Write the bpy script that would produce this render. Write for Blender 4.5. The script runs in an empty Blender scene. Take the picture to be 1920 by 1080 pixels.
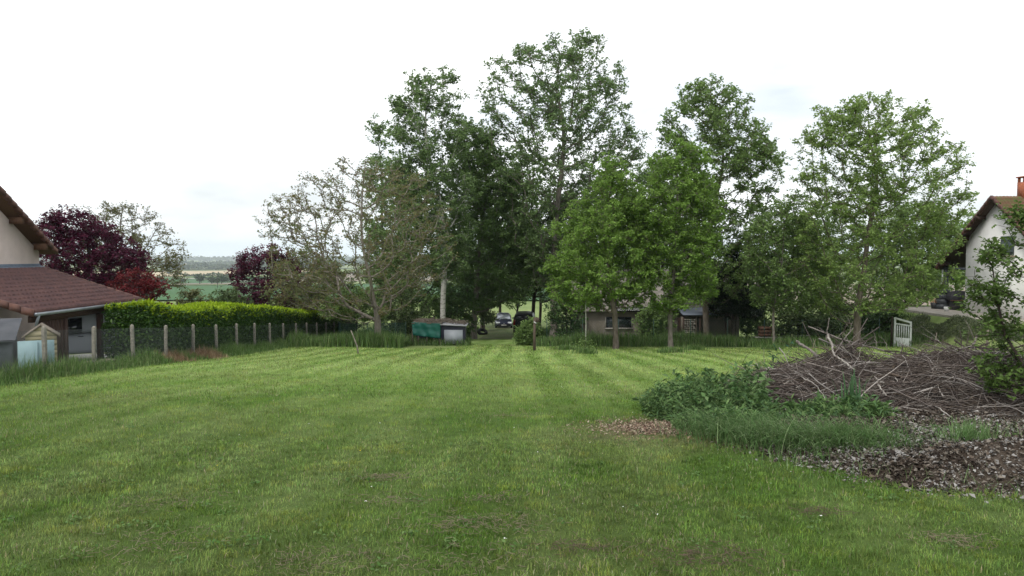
import bpy, math, random
import numpy as np
from mathutils import Vector, noise as mnoise

R = math.radians
# ------------------------------------------------------------------ camera, sky, sun, exposure
scene = bpy.context.scene
C = scene.collection
ZC = 1.6; F = 1430.0
PITCH = math.atan(62 / F)
cam_d = bpy.data.cameras.new('camera'); cam = bpy.data.objects.new('camera', cam_d); C.objects.link(cam)
cam_d.sensor_width = 36; cam_d.lens = F / 1920 * 36; cam_d.clip_start = .05; cam_d.clip_end = 60000
cam.location = (0, 0, ZC); cam.rotation_euler = (R(90) - PITCH, 0, 0)
scene.camera = cam
SUN_EL, SUN_AZ = R(52), R(215)          # azimuth of the sun, clockwise from +Y
w = bpy.data.worlds.new('World'); scene.world = w; w.use_nodes = True
nt = w.node_tree; nt.nodes.clear()
out = nt.nodes.new('ShaderNodeOutputWorld'); bg = nt.nodes.new('ShaderNodeBackground')
sky = nt.nodes.new('ShaderNodeTexSky'); sky.sky_type = 'NISHITA'; sky.sun_disc = False
sky.sun_elevation = SUN_EL; sky.sun_rotation = SUN_AZ; sky.dust_density = 2.5
tc = nt.nodes.new('ShaderNodeTexCoord'); mp = nt.nodes.new('ShaderNodeMapping')
mp.inputs['Scale'].default_value = (1, 1, 3.2); mp.inputs['Location'].default_value = (.35, .2, .1)
nz = nt.nodes.new('ShaderNodeTexNoise'); nz.inputs['Scale'].default_value = 2.1; nz.inputs['Detail'].default_value = 5
nz.inputs['Roughness'].default_value = .5
cr = nt.nodes.new('ShaderNodeValToRGB')
cr.color_ramp.elements[0].position = .34; cr.color_ramp.elements[0].color = (.38, .38, .38, 1)
cr.color_ramp.elements[1].position = .56; cr.color_ramp.elements[1].color = (1, 1, 1, 1)
mx = nt.nodes.new('ShaderNodeMix'); mx.data_type = 'RGBA'
mx.inputs[7].default_value = (12.6, 12.65, 12.8, 1)
nt.links.new(tc.outputs['Generated'], mp.inputs['Vector']); nt.links.new(mp.outputs[0], nz.inputs['Vector'])
nt.links.new(nz.outputs['Fac'], cr.inputs[0]); nt.links.new(cr.outputs[0], mx.inputs[0])
nt.links.new(sky.outputs[0], mx.inputs[6]); nt.links.new(mx.outputs[2], bg.inputs[0])
bg.inputs[1].default_value = .1
nt.links.new(bg.outputs[0], out.inputs[0])
sd = bpy.data.lights.new('sun', 'SUN'); sd.energy = 1.5; sd.angle = R(14); sd.color = (1, .965, .91)
sun = bpy.data.objects.new('sun', sd); C.objects.link(sun)
dv = Vector((math.sin(SUN_AZ) * math.cos(SUN_EL), math.cos(SUN_AZ) * math.cos(SUN_EL), math.sin(SUN_EL)))
sun.rotation_euler = dv.to_track_quat('Z', 'Y').to_euler()
scene.view_settings.view_transform = 'Standard'; scene.view_settings.look = 'None'
scene.view_settings.exposure = 0.38; scene.view_settings.gamma = 1
scene.render.engine = 'CYCLES'
scene.cycles.max_bounces = 8; scene.cycles.diffuse_bounces = 5; scene.cycles.transmission_bounces = 6
scene.cycles.transparent_max_bounces = 8; scene.cycles.volume_bounces = 2

# ------------------------------------------------------------------ terrain height and pixel helpers
_Y = np.array([-400, -60, -20, 0, 20, 40, 60, 78, 100, 150, 300, 600, 1000, 2000, 5000, 30000.])
_Z = np.array([6, 4, 1.6, 0, -1.7, -3.4, -5.05, -5.85, -6.7, -8.5, -14, -24, -32, -40, -45, -46.])
_t = np.arcsinh(np.linspace(-14, 1, 1) * 0)
_T = np.linspace(np.arcsinh(-400 / 30.), np.arcsinh(30000 / 30.), 3000)
_zz = np.interp(30 * np.sinh(_T), _Y, _Z)
_k = np.hanning(41); _k /= _k.sum()
_zz = np.convolve(np.pad(_zz, 20, mode='edge'), _k, 'valid')
def sst(a, b, x):
    t = np.clip((x - a) / (b - a), 0, 1); return t * t * (3 - 2 * t)
def gz(X, Y):
    X = np.asarray(X, float); Y = np.asarray(Y, float)
    z = np.interp(np.arcsinh(Y / 30), _T, _zz)
    s = sst(23.4, 26.7, X) * sst(37.5, 42, Y) * (1 - sst(56, 75, Y)) * (1 - sst(60, 90, X))
    z = z * (1 - s) + (-2.15) * s
    # gentle humps and hollows
    z = z + .04 * np.sin(X * .55 + 1.3) * np.sin(Y * .37 + X * .1) * sst(3, 8, Y) * (1 - sst(60, 120, Y))
    far = sst(300, 900, Y)
    z = z + far * (2.2 * np.sin(X * .006 + Y * .002) + 1.6 * np.sin(Y * .009 - X * .003 + 2))
    f2 = sst(6000, 12000, np.hypot(X, Y))
    z = z + f2 * (30 + 34 * np.sin(X * .00042 + .6) * np.sin(X * .00017 + 2.2) + 14 * np.sin(X * .0013))
    # low mound under the brush pile
    z = z + .14 * np.exp(-(((X - 6.3) / 3.2) ** 2 + ((Y - 9.6) / 3.0) ** 2) ** 2)
    return z
def g(X, Y): return float(gz(X, Y))
cp, sp = math.cos(PITCH), math.sin(PITCH)
def PT(x, y, Y):
    """world point seen at photo pixel x, y at depth Y"""
    u, v = (x - 960) / F, (540 - y) / F
    d = Vector((u, cp + v * sp, -sp + v * cp)); k = Y / d.y
    return Vector((d.x * k, Y, ZC + d.z * k))
def PX(x, Y): return (x - 960) / F * Y * 1.003
def PG(x, y):
    """ground point seen at pixel x, y"""
    for Y in np.geomspace(2.5, 3000, 2500):
        p = PT(x, y, Y)
        if p.z < g(p.x, Y): return p
    return p

# ------------------------------------------------------------------ object helpers
def tag(o, label=None, cat=None, group=None, kind=None):
    if label: o['label'] = label
    if cat: o['category'] = cat
    if group: o['group'] = group
    if kind: o['kind'] = kind
    return o
def empty(name, loc, rz=0, parent=None):
    o = bpy.data.objects.new(name, None); C.objects.link(o); o.location = loc; o.rotation_euler = (0, 0, rz)
    o.empty_display_size = .2
    if parent: o.parent = parent
    return o
def npmesh(name, V, Fq, mat, parent=None, smooth=False, fattr=None, fcol=None, vcol=None):
    """V (n,3); Fq list of face index arrays, each (m,k)"""
    if not isinstance(Fq, (list, tuple)): Fq = [Fq]
    me = bpy.data.meshes.new(name)
    V = np.asarray(V, np.float32)
    me.vertices.add(len(V)); me.vertices.foreach_set('co', V.ravel())
    loops = np.concatenate([f.ravel() for f in Fq]).astype(np.int32)
    sizes = np.concatenate([np.full(len(f), f.shape[1]) for f in Fq]).astype(np.int32)
    starts = np.concatenate([[0], np.cumsum(sizes)[:-1]]).astype(np.int32)
    me.loops.add(len(loops)); me.loops.foreach_set('vertex_index', loops)
    me.polygons.add(len(sizes)); me.polygons.foreach_set('loop_start', starts)
    me.update(calc_edges=True)
    if smooth: me.polygons.foreach_set('use_smooth', np.ones(len(sizes), bool))
    if fattr is not None:
        a = me.attributes.new('rnd', 'FLOAT', 'FACE'); a.data.foreach_set('value', np.asarray(fattr, np.float32))
    if fcol is not None:
        a = me.attributes.new('col', 'FLOAT_COLOR', 'FACE'); c = np.ones((len(sizes), 4), np.float32); c[:, :3] = fcol
        a.data.foreach_set('color', c.ravel())
    if vcol is not None:
        a = me.attributes.new('col', 'FLOAT_COLOR', 'POINT'); c = np.ones((len(V), 4), np.float32); c[:, :3] = vcol
        a.data.foreach_set('color', c.ravel())
    me.materials.append(mat)
    o = bpy.data.objects.new(name, me); C.objects.link(o)
    if parent: o.parent = parent
    return o
class MB:
    def __init__(s): s.v = []; s.f = {}; s.n = 0
    def add(s, V, Fc):
        V = np.asarray(V, float); s.v.append(V)
        for f in Fc: s.f.setdefault(len(f), []).append([i + s.n for i in f])
        s.n += len(V); return s
    def box(s, c, d, rz=0, rx=0, ry=0):
        x, y, z = [k / 2 for k in d]
        V = np.array([[a, b, e] for a in (-x, x) for b in (-y, y) for e in (-z, z)])
        for ax, an in (('x', rx), ('y', ry), ('z', rz)):
            if an:
                c_, s_ = math.cos(an), math.sin(an)
                M = {'x': [[1, 0, 0], [0, c_, -s_], [0, s_, c_]], 'y': [[c_, 0, s_], [0, 1, 0], [-s_, 0, c_]], 'z': [[c_, -s_, 0], [s_, c_, 0], [0, 0, 1]]}[ax]
                V = V @ np.array(M).T
        V = V + np.array(c)
        return s.add(V, [(0, 1, 3, 2), (4, 6, 7, 5), (0, 4, 5, 1), (2, 3, 7, 6), (0, 2, 6, 4), (1, 5, 7, 3)])
    def tube(s, pts, rad, n=8, cap=True):
        pts = [np.array(p, float) for p in pts]
        if not hasattr(rad, '__len__'): rad = [rad] * len(pts)
        V = []; up = None
        for i, p in enumerate(pts):
            t = pts[min(i + 1, len(pts) - 1)] - pts[max(i - 1, 0)]; t = t / (np.linalg.norm(t) + 1e-9)
            if up is None:
                up = np.array([0, 0, 1.]) if abs(t[2]) < .9 else np.array([1., 0, 0])
            a = np.cross(t, up); a /= np.linalg.norm(a) + 1e-9; b = np.cross(t, a); up = -b if False else up
            for k in range(n):
                an = 2 * math.pi * k / n; V.append(p + rad[i] * (math.cos(an) * a + math.sin(an) * b))
        Fc = [(i * n + k, i * n + (k + 1) % n, (i + 1) * n + (k + 1) % n, (i + 1) * n + k) for i in range(len(pts) - 1) for k in range(n)]
        if cap: Fc += [tuple(range(n))[::-1], tuple((len(pts) - 1) * n + k for k in range(n))]
        return s.add(V, Fc)
    def prism(s, poly, lo, hi, axis='x'):
        """polygon in the plane normal to axis, extruded from lo to hi"""
        def m(a, b, t): return {'x': (t, a, b), 'y': (a, t, b), 'z': (a, b, t)}[axis]
        n = len(poly); V = [m(a, b, lo) for a, b in poly] + [m(a, b, hi) for a, b in poly]
        return s.add(V, [tuple(range(n))[::-1], tuple(range(n, 2 * n))] + [(i, (i + 1) % n, n + (i + 1) % n, n + i) for i in range(n)])
    def build(s, name, mat, parent=None, smooth=False, bevel=0):
        V = np.concatenate(s.v); Fq = [np.array(v) for v in s.f.values()]
        o = npmesh(name, V, Fq, mat, parent, smooth)
        if bevel:
            b = o.modifiers.new('b', 'BEVEL'); b.width = bevel; b.segments = 2; b.limit_method = 'ANGLE'
        return o

# ------------------------------------------------------------------ materials
def nodes(name):
    m = bpy.data.materials.new(name); m.use_nodes = True; n = m.node_tree; n.nodes.clear()
    o = n.nodes.new('ShaderNodeOutputMaterial'); return m, n, o
def mat(name, c1, c2=None, scale=4, rough=.8, metal=0, bump=0, bscale=None, detail=5, stretch=(1, 1, 1), spec=.3, lo=.35, hi=.65):
    m, n, o = nodes(name); p = n.nodes.new('ShaderNodeBsdfPrincipled'); n.links.new(p.outputs[0], o.inputs[0])
    p.inputs['Roughness'].default_value = rough; p.inputs['Metallic'].default_value = metal
    p.inputs['Specular IOR Level'].default_value = spec
    c2 = c2 or tuple(k * .8 for k in c1)
    t = n.nodes.new('ShaderNodeTexCoord'); mp = n.nodes.new('ShaderNodeMapping'); mp.inputs['Scale'].default_value = stretch
    x = n.nodes.new('ShaderNodeTexNoise'); x.inputs['Scale'].default_value = scale; x.inputs['Detail'].default_value = detail
    r = n.nodes.new('ShaderNodeValToRGB'); e = r.color_ramp.elements
    e[0].position = lo; e[0].color = (*c1, 1); e[1].position = hi; e[1].color = (*c2, 1)
    n.links.new(t.outputs['Object'], mp.inputs[0]); n.links.new(mp.outputs[0], x.inputs['Vector'])
    n.links.new(x.outputs['Fac'], r.inputs[0]); n.links.new(r.outputs[0], p.inputs['Base Color'])
    if bump:
        y = n.nodes.new('ShaderNodeTexNoise'); y.inputs['Scale'].default_value = bscale or scale * 5; y.inputs['Detail'].default_value = 6
        b = n.nodes.new('ShaderNodeBump'); b.inputs['Strength'].default_value = min(1, bump); b.inputs['Distance'].default_value = .03
        n.links.new(mp.outputs[0], y.inputs['Vector']); n.links.new(y.outputs['Fac'], b.inputs['Height']); n.links.new(b.outputs[0], p.inputs['Normal'])
    return m
def leafmat(name, cols, trans=.3, rough=.5, attr='rnd'):
    m, n, o = nodes(name)
    p = n.nodes.new('ShaderNodeBsdfPrincipled'); p.inputs['Roughness'].default_value = rough; p.inputs['Specular IOR Level'].default_value = .14
    tr = n.nodes.new('ShaderNodeBsdfTranslucent'); mx = n.nodes.new('ShaderNodeMixShader'); mx.inputs[0].default_value = trans
    a = n.nodes.new('ShaderNodeAttribute'); a.attribute_name = attr
    if attr == 'rnd':
        r = n.nodes.new('ShaderNodeValToRGB'); e = r.color_ramp.elements
        while len(e) < len(cols): e.new(.5)
        for i, c in enumerate(cols): e[i].position = i / (len(cols) - 1); e[i].color = (*c, 1)
        n.links.new(a.outputs['Fac'], r.inputs[0]); src = r.outputs[0]
    else: src = a.outputs['Color']
    n.links.new(src, p.inputs['Base Color']); n.links.new(src, tr.inputs[0])
    n.links.new(p.outputs[0], mx.inputs[1]); n.links.new(tr.outputs[0], mx.inputs[2]); n.links.new(mx.outputs[0], o.inputs[0])
    return m
M = {}
M['bark_grey'] = mat('bark_grey', (.20, .18, .15), (.11, .095, .08), 9, .95, bump=.6, stretch=(1, 1, .35))
M['bark_brown'] = mat('bark_brown', (.16, .135, .105), (.09, .072, .055), 10, .95, bump=.6, stretch=(1, 1, .35))
M['bark_dark'] = mat('bark_dark', (.07, .055, .045), (.035, .028, .022), 10, .95, bump=.5, stretch=(1, 1, .35))
M['bark_pale'] = mat('bark_pale', (.42, .41, .37), (.13, .12, .10), 5, .9, bump=.5, stretch=(1, 1, 2.6), lo=.5, hi=.66)
M['bark_walnut'] = mat('bark_walnut', (.25, .22, .185), (.14, .12, .10), 8, .95, bump=.5, stretch=(1, 1, .4))
M['poplar'] = leafmat('poplar_leaf', [(.105, .17, .06), (.16, .245, .09), (.23, .32, .13)], .42)
M['poplar_dark'] = leafmat('poplar_dark_leaf', [(.09, .155, .048), (.135, .215, .068), (.19, .28, .10)], .42)
M['ash'] = leafmat('bright_leaf', [(.115, .205, .038), (.18, .295, .06), (.26, .385, .095)], .48)
M['ash2'] = leafmat('fresh_leaf', [(.14, .22, .055), (.21, .305, .085), (.29, .395, .13)], .48)
M['lime'] = leafmat('lime_leaf', [(.115, .185, .055), (.17, .26, .08), (.24, .34, .12)], .45)
M['dead_pale'] = mat('dead_pale_bark', (.36, .335, .30), (.17, .15, .13), 9, .9, bump=.5, stretch=(1, 1, 1.5))
M['walnut'] = leafmat('walnut_leaf', [(.18, .135, .075), (.19, .165, .075), (.13, .19, .06), (.22, .22, .10)], .4)
M['walnut_green'] = leafmat('walnut_green_leaf', [(.09, .09, .04), (.12, .13, .05), (.17, .16, .07)], .3)
M['purple'] = leafmat('purple_leaf', [(.03, .007, .018), (.075, .013, .034), (.15, .025, .06)], .3, .45)
M['red'] = leafmat('red_leaf', [(.07, .010, .014), (.14, .018, .022), (.21, .035, .035)], .3)
M['dark'] = leafmat('dark_leaf', [(.04, .08, .025), (.065, .12, .038), (.10, .16, .05)], .25)
M['conifer'] = leafmat('needle', [(.009, .018, .010), (.016, .03, .015), (.03, .048, .022)], .1)
M['thicket'] = leafmat('thicket_leaf', [(.045, .08, .03), (.085, .13, .045), (.16, .20, .09)], .3)
M['hedge_old'] = leafmat('hedge_old_leaf', [(.025, .065, .014), (.045, .10, .02), (.075, .14, .025)], .2, .35)
M['hedge_new'] = leafmat('hedge_new_leaf', [(.19, .30, .012), (.28, .40, .02), (.38, .50, .04)], .35, .4)
M['plum'] = leafmat('plum_leaf', [(.065, .12, .028), (.10, .17, .04), (.15, .22, .06)], .35, .4)
M['distant'] = leafmat('distant_leaf', [(.04, .07, .03), (.06, .09, .035), (.09, .115, .045)], .2)
M['grass'] = leafmat('grass_blade', None, .3, .55, attr='col')
M['litter'] = leafmat('litter_leaf', None, .1, .7, attr='col')
M['stick'] = leafmat('stick_bark', None, .0, .85, attr='col')

def ground_mat(name, stops, scales, bump=.4, attr=False, bscale=60):
    m, n, o = nodes(name); p = n.nodes.new('ShaderNodeBsdfPrincipled'); n.links.new(p.outputs[0], o.inputs[0])
    p.inputs['Roughness'].default_value = .95; p.inputs['Specular IOR Level'].default_value = .1
    t = n.nodes.new('ShaderNodeTexCoord')
    a = n.nodes.new('ShaderNodeTexNoise'); a.inputs['Scale'].default_value = scales[0]; a.inputs['Detail'].default_value = 8; a.inputs['Roughness'].default_value = .65
    b = n.nodes.new('ShaderNodeTexNoise'); b.inputs['Scale'].default_value = scales[1]; b.inputs['Detail'].default_value = 3
    n.links.new(t.outputs['Object'], a.inputs['Vector']); n.links.new(t.outputs['Object'], b.inputs['Vector'])
    ad = n.nodes.new('ShaderNodeMath'); ad.operation = 'MULTIPLY_ADD'; ad.inputs[1].default_value = .5
    n.links.new(a.outputs['Fac'], ad.inputs[0])
    h = n.nodes.new('ShaderNodeMath'); h.operation = 'MULTIPLY'; h.inputs[1].default_value = .5
    n.links.new(b.outputs['Fac'], h.inputs[0]); n.links.new(h.outputs[0], ad.inputs[2])
    r = n.nodes.new('ShaderNodeValToRGB'); e = r.color_ramp.elements
    while len(e) < len(stops): e.new(.5)
    for i, (pos, c) in enumerate(stops): e[i].position = pos; e[i].color = (*c, 1)
    n.links.new(ad.outputs[0], r.inputs[0]); src = r.outputs[0]
    if attr:
        at = n.nodes.new('ShaderNodeAttribute'); at.attribute_name = 'col'
        mm = n.nodes.new('ShaderNodeMix'); mm.data_type = 'RGBA'; mm.blend_type = 'MULTIPLY'; mm.inputs[0].default_value = 1
        n.links.new(at.outputs['Color'], mm.inputs[6]); n.links.new(src, mm.inputs[7]); src = mm.outputs[2]
    n.links.new(src, p.inputs['Base Color'])
    if bump:
        bn = n.nodes.new('ShaderNodeTexNoise'); bn.inputs['Scale'].default_value = bscale; bn.inputs['Detail'].default_value = 4
        n.links.new(t.outputs['Object'], bn.inputs['Vector'])
        bb = n.nodes.new('ShaderNodeBump'); bb.inputs['Strength'].default_value = bump; bb.inputs['Distance'].default_value = .04
        n.links.new(bn.outputs['Fac'], bb.inputs['Height']); n.links.new(bb.outputs[0], p.inputs['Normal'])
    return m
M['meadow'] = ground_mat('meadow', [(.35, (.10, .15, .04)), (.5, (.16, .21, .07)), (.65, (.22, .25, .10))], (.8, .03), .3, bscale=3)
M['lawn'] = ground_mat('lawn', [(.30, (.62, .62, .6)), (.5, (1, 1, 1)), (.70, (1.25, 1.2, 1.15))], (9, .6), .8, attr=True, bscale=45)
M['green_field'] = ground_mat('green_field', [(.35, (.045, .105, .04)), (.65, (.065, .135, .055))], (.05, .01), .0)
M['pale_field'] = ground_mat('pale_field', [(.35, (.17, .22, .09)), (.65, (.24, .27, .13))], (.05, .01), .0)
M['brown_field'] = ground_mat('brown_field', [(.35, (.17, .14, .11)), (.65, (.25, .21, .16))], (.2, .02), .0)
M['tan_field'] = ground_mat('tan_field', [(.35, (.36, .29, .18)), (.65, (.46, .38, .25))], (.02, .005), .0)
M['soil'] = ground_mat('soil', [(.3, (.022, .017, .012)), (.5, (.055, .042, .031)), (.7, (.12, .10, .08))], (14, 1.5), 1.0, bscale=30)
M['track'] = ground_mat('track', [(.3, (.075, .125, .04)), (.5, (.12, .15, .06)), (.7, (.20, .18, .11))], (2.5, .4), .5)
M['road'] = mat('road_chalk', (.55, .5, .42), (.45, .41, .34), .5, .9)
rng = np.random.default_rng(7)

# ------------------------------------------------------------------ ground sheets
def grid(name, xs, ys, m, off=0, kind='structure', vcol=None, mask=None):
    Xg, Yg = np.meshgrid(xs, ys); Z = gz(Xg, Yg) + off
    V = np.stack([Xg, Yg, Z], -1).reshape(-1, 3); nx = len(xs)
    i = np.arange(len(ys) - 1)[:, None] * nx + np.arange(nx - 1)[None]; i = i.ravel()
    Fq = np.stack([i, i + 1, i + 1 + nx, i + nx], 1)
    if mask is not None:
        c = V[Fq].mean(1); Fq = Fq[mask(c[:, 0], c[:, 1])]
    o = npmesh(name, V, Fq, m, smooth=True, vcol=None if vcol is None else vcol(V[:, 0], V[:, 1]))
    return tag(o, kind=kind)
sx = 12 * np.sinh(np.linspace(-8.1, 8.1, 240)); sy = 30 * np.sinh(np.linspace(-2.6, 7.0, 300))
grid('ground', sx, sy, M['meadow'])

def vnoise(X, Y, s, seed=0):
    """cheap smooth value noise"""
    X = np.asarray(X) * s + 100.3 + seed * 17.1; Y = np.asarray(Y) * s + 57.7 + seed * 9.7
    xi, yi = np.floor(X).astype(int), np.floor(Y).astype(int); fx, fy = X - xi, Y - yi
    fx = fx * fx * (3 - 2 * fx); fy = fy * fy * (3 - 2 * fy)
    def h(a, b):
        n = (a * 374761393 + b * 668265263 + seed * 2246822519) & 0x7fffffff
        n = ((n ^ (n >> 13)) * 1274126177) & 0x7fffffff
        return ((n ^ (n >> 16)) & 0xffff) / 65535.
    return (h(xi, yi) * (1 - fx) + h(xi + 1, yi) * fx) * (1 - fy) + (h(xi, yi + 1) * (1 - fx) + h(xi + 1, yi + 1) * fx) * fy
def fbm(X, Y, s, seed=0): return (vnoise(X, Y, s, seed) * .5 + vnoise(X, Y, s * 2.1, seed + 1) * .3 + vnoise(X, Y, s * 4.3, seed + 2) * .2)
# turf colours: mown rows, clover patches, straw, plus painted brightening with distance
def lawncol(X, Y):
    X = np.asarray(X); Y = np.asarray(Y)
    wob = .8 * (fbm(X, Y, .22, 3) - .5) + .10 * np.sin(Y * .3)
    xs = X + wob - .035 * Y * (X < 0)
    stripe = .5 + .5 * np.sin(xs * 2 * math.pi / 1.25)
    st2 = fbm(X * 1.6, Y * .25, 1.0, 11)
    lush = sst(.42, .62, fbm(X, Y, .45, 21)); dry = sst(.50, .72, fbm(X * 1.0, Y * .55, .55, 31)) * .8
    base = np.array([.093, .163, .028]); lushc = np.array([.064, .142, .014]); dryc = np.array([.138, .178, .055]); pale = np.array([.178, .250, .076])
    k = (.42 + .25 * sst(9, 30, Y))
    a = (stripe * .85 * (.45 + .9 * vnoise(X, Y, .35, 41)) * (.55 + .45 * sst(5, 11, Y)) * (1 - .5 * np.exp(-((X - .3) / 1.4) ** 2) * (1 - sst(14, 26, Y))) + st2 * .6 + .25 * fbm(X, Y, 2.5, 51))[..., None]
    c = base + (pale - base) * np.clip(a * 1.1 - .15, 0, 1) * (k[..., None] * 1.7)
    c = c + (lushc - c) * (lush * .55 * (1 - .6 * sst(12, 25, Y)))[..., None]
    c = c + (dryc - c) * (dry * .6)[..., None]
    c = c * (1.0 + .20 * sst(8, 24, Y))[..., None]  # far turf painted lighter, standing in for light at a grazing angle
    # bare tan patch beside the weeds
    bare = np.exp(-(((X - 2.3) / 1.25) ** 2 + ((Y - 10.9) / 1.3) ** 2) ** 1.5) * (fbm(X, Y, 2.2, 5) > .40)
    c = c + (np.array([.20, .155, .10]) - c) * (bare * .75)[..., None]
    return c
LX0, LX1 = -12.6, 30.
def in_lawn(X, Y): return (Y < 43.5 + 1.2 * np.sin(X * .3) + 17 * ((X > -3.2) & (X < 1.0))) & (X > LX0) & ((X < 24.2) | (Y < 37))
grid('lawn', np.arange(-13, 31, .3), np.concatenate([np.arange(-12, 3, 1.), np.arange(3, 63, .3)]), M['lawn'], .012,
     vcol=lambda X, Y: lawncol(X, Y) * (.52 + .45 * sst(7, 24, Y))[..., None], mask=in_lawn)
# far fields
def lin(a, b, n): return np.linspace(a, b, n)
grid('green_field', lin(-420, 60, 60), lin(190, 640, 50), M['green_field'], .35)
grid('green_field', lin(-700, -250, 30), lin(880, 1150, 20), M['green_field'], .8)
grid('pale_field', lin(-330, -80, 30), lin(650, 860, 20), M['pale_field'], .6)
grid('brown_field', lin(-380, -255, 16), lin(700, 880, 16), M['brown_field'], 1.0)
grid('brown_field', lin(-300, -40, 30), lin(900, 1500, 20), M['brown_field'], .9)
grid('tan_field', lin(-1500, -450, 40), lin(1300, 2100, 20), M['tan_field'], 1.2)
grid('tan_field', lin(-3500, -600, 40), lin(3200, 4600, 20), M['tan_field'], 2.5)
grid('pale_field', lin(-2500, -300, 40), lin(2300, 3000, 20), M['pale_field'], 2.)
grid('brown_field', lin(70, 420, 50), lin(130, 700, 50), M['brown_field'], .3)
grid('green_field', lin(-9, 30, 20), lin(240, 420, 20), M['green_field'], .7)
def strip(name, pts, wd, m, off):
    P = np.array(pts, float); t = np.linspace(0, len(P) - 1, len(P) * 12)
    X = np.interp(t, range(len(P)), P[:, 0]); Y = np.interp(t, range(len(P)), P[:, 1])
    k = np.hanning(9); k /= k.sum(); X[4:-4] = np.convolve(X, k, 'valid'); Y[4:-4] = np.convolve(Y, k, 'valid')
    dx, dy = np.gradient(X), np.gradient(Y); L = np.hypot(dx, dy); nx, ny = -dy / L, dx / L
    rows = []
    for s in np.linspace(-.5, .5, 5): rows.append(np.stack([X + nx * wd * s, Y + ny * wd * s, gz(X + nx * wd * s, Y + ny * wd * s) + off], 1))
    V = np.concatenate(rows); n = len(X)
    i = (np.arange(4)[:, None] * n + np.arange(n - 1)[None]).ravel()
    return tag(npmesh(name, V, np.stack([i, i + 1, i + 1 + n, i + n], 1), m), kind='structure')
strip('dirt_road', [(-200, 640), (-262, 690), (-262, 760), (-240, 850), (-330, 960), (-480, 1100)], 7, M['road'], 1.6)
strip('dirt_track', [(-.9, 59), (-.6, 66), (-.5, 76), (-3, 88), (-12, 96), (-30, 102)], 3.4, M['track'], .03)

# ------------------------------------------------------------------ tree builder
def frusta(A, B, ra, rb, n):
    """tapered tubes between points A and B"""
    T = B - A; L = np.linalg.norm(T, axis=1, keepdims=True) + 1e-9; T = T / L
    up = np.tile([0., 0, 1], (len(A), 1)); s = np.abs(T[:, 2]) > .95; up[s] = [1, 0, 0]
    a = np.cross(T, up); a /= np.linalg.norm(a, axis=1, keepdims=True); b = np.cross(T, a)
    an = 2 * np.pi * np.arange(n) / n; ring = np.cos(an)[None, :, None] * a[:, None] + np.sin(an)[None, :, None] * b[:, None]
    e = T * (L * .02)
    V = np.concatenate([(A - e)[:, None] + ring * ra[:, None, None], (B + e)[:, None] + ring * rb[:, None, None]], 1).reshape(-1, 3)
    k = np.arange(n); f = np.stack([k, (k + 1) % n, n + (k + 1) % n, n + k], 1)
    return V, (np.arange(len(A))[:, None, None] * 2 * n + f[None]).reshape(-1, 4)
def leaves(P, size, rg, up=.5, aspect=.6, droop=.0, fold=.18):
    """one folded quad per leaf"""
    n = len(P)
    N = rg.normal(size=(n, 3)); N /= np.linalg.norm(N, axis=1, keepdims=True); N[:, 2] = np.abs(N[:, 2]) + up
    N /= np.linalg.norm(N, axis=1, keepdims=True)
    D = rg.normal(size=(n, 3)); D[:, 2] -= droop; D -= (D * N).sum(1, keepdims=True) * N; D /= np.linalg.norm(D, axis=1, keepdims=True) + 1e-9
    S = np.cross(N, D); s = (size * rg.uniform(.6, 1.25, n))[:, None]
    V = np.stack([P, P + D * s * .45 + S * s * aspect * .5 + N * s * fold, P + D * s, P + D * s * .45 - S * s * aspect * .5 + N * s * fold], 1).reshape(-1, 3)
    return V, np.arange(4 * n).reshape(-1, 4)
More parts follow.
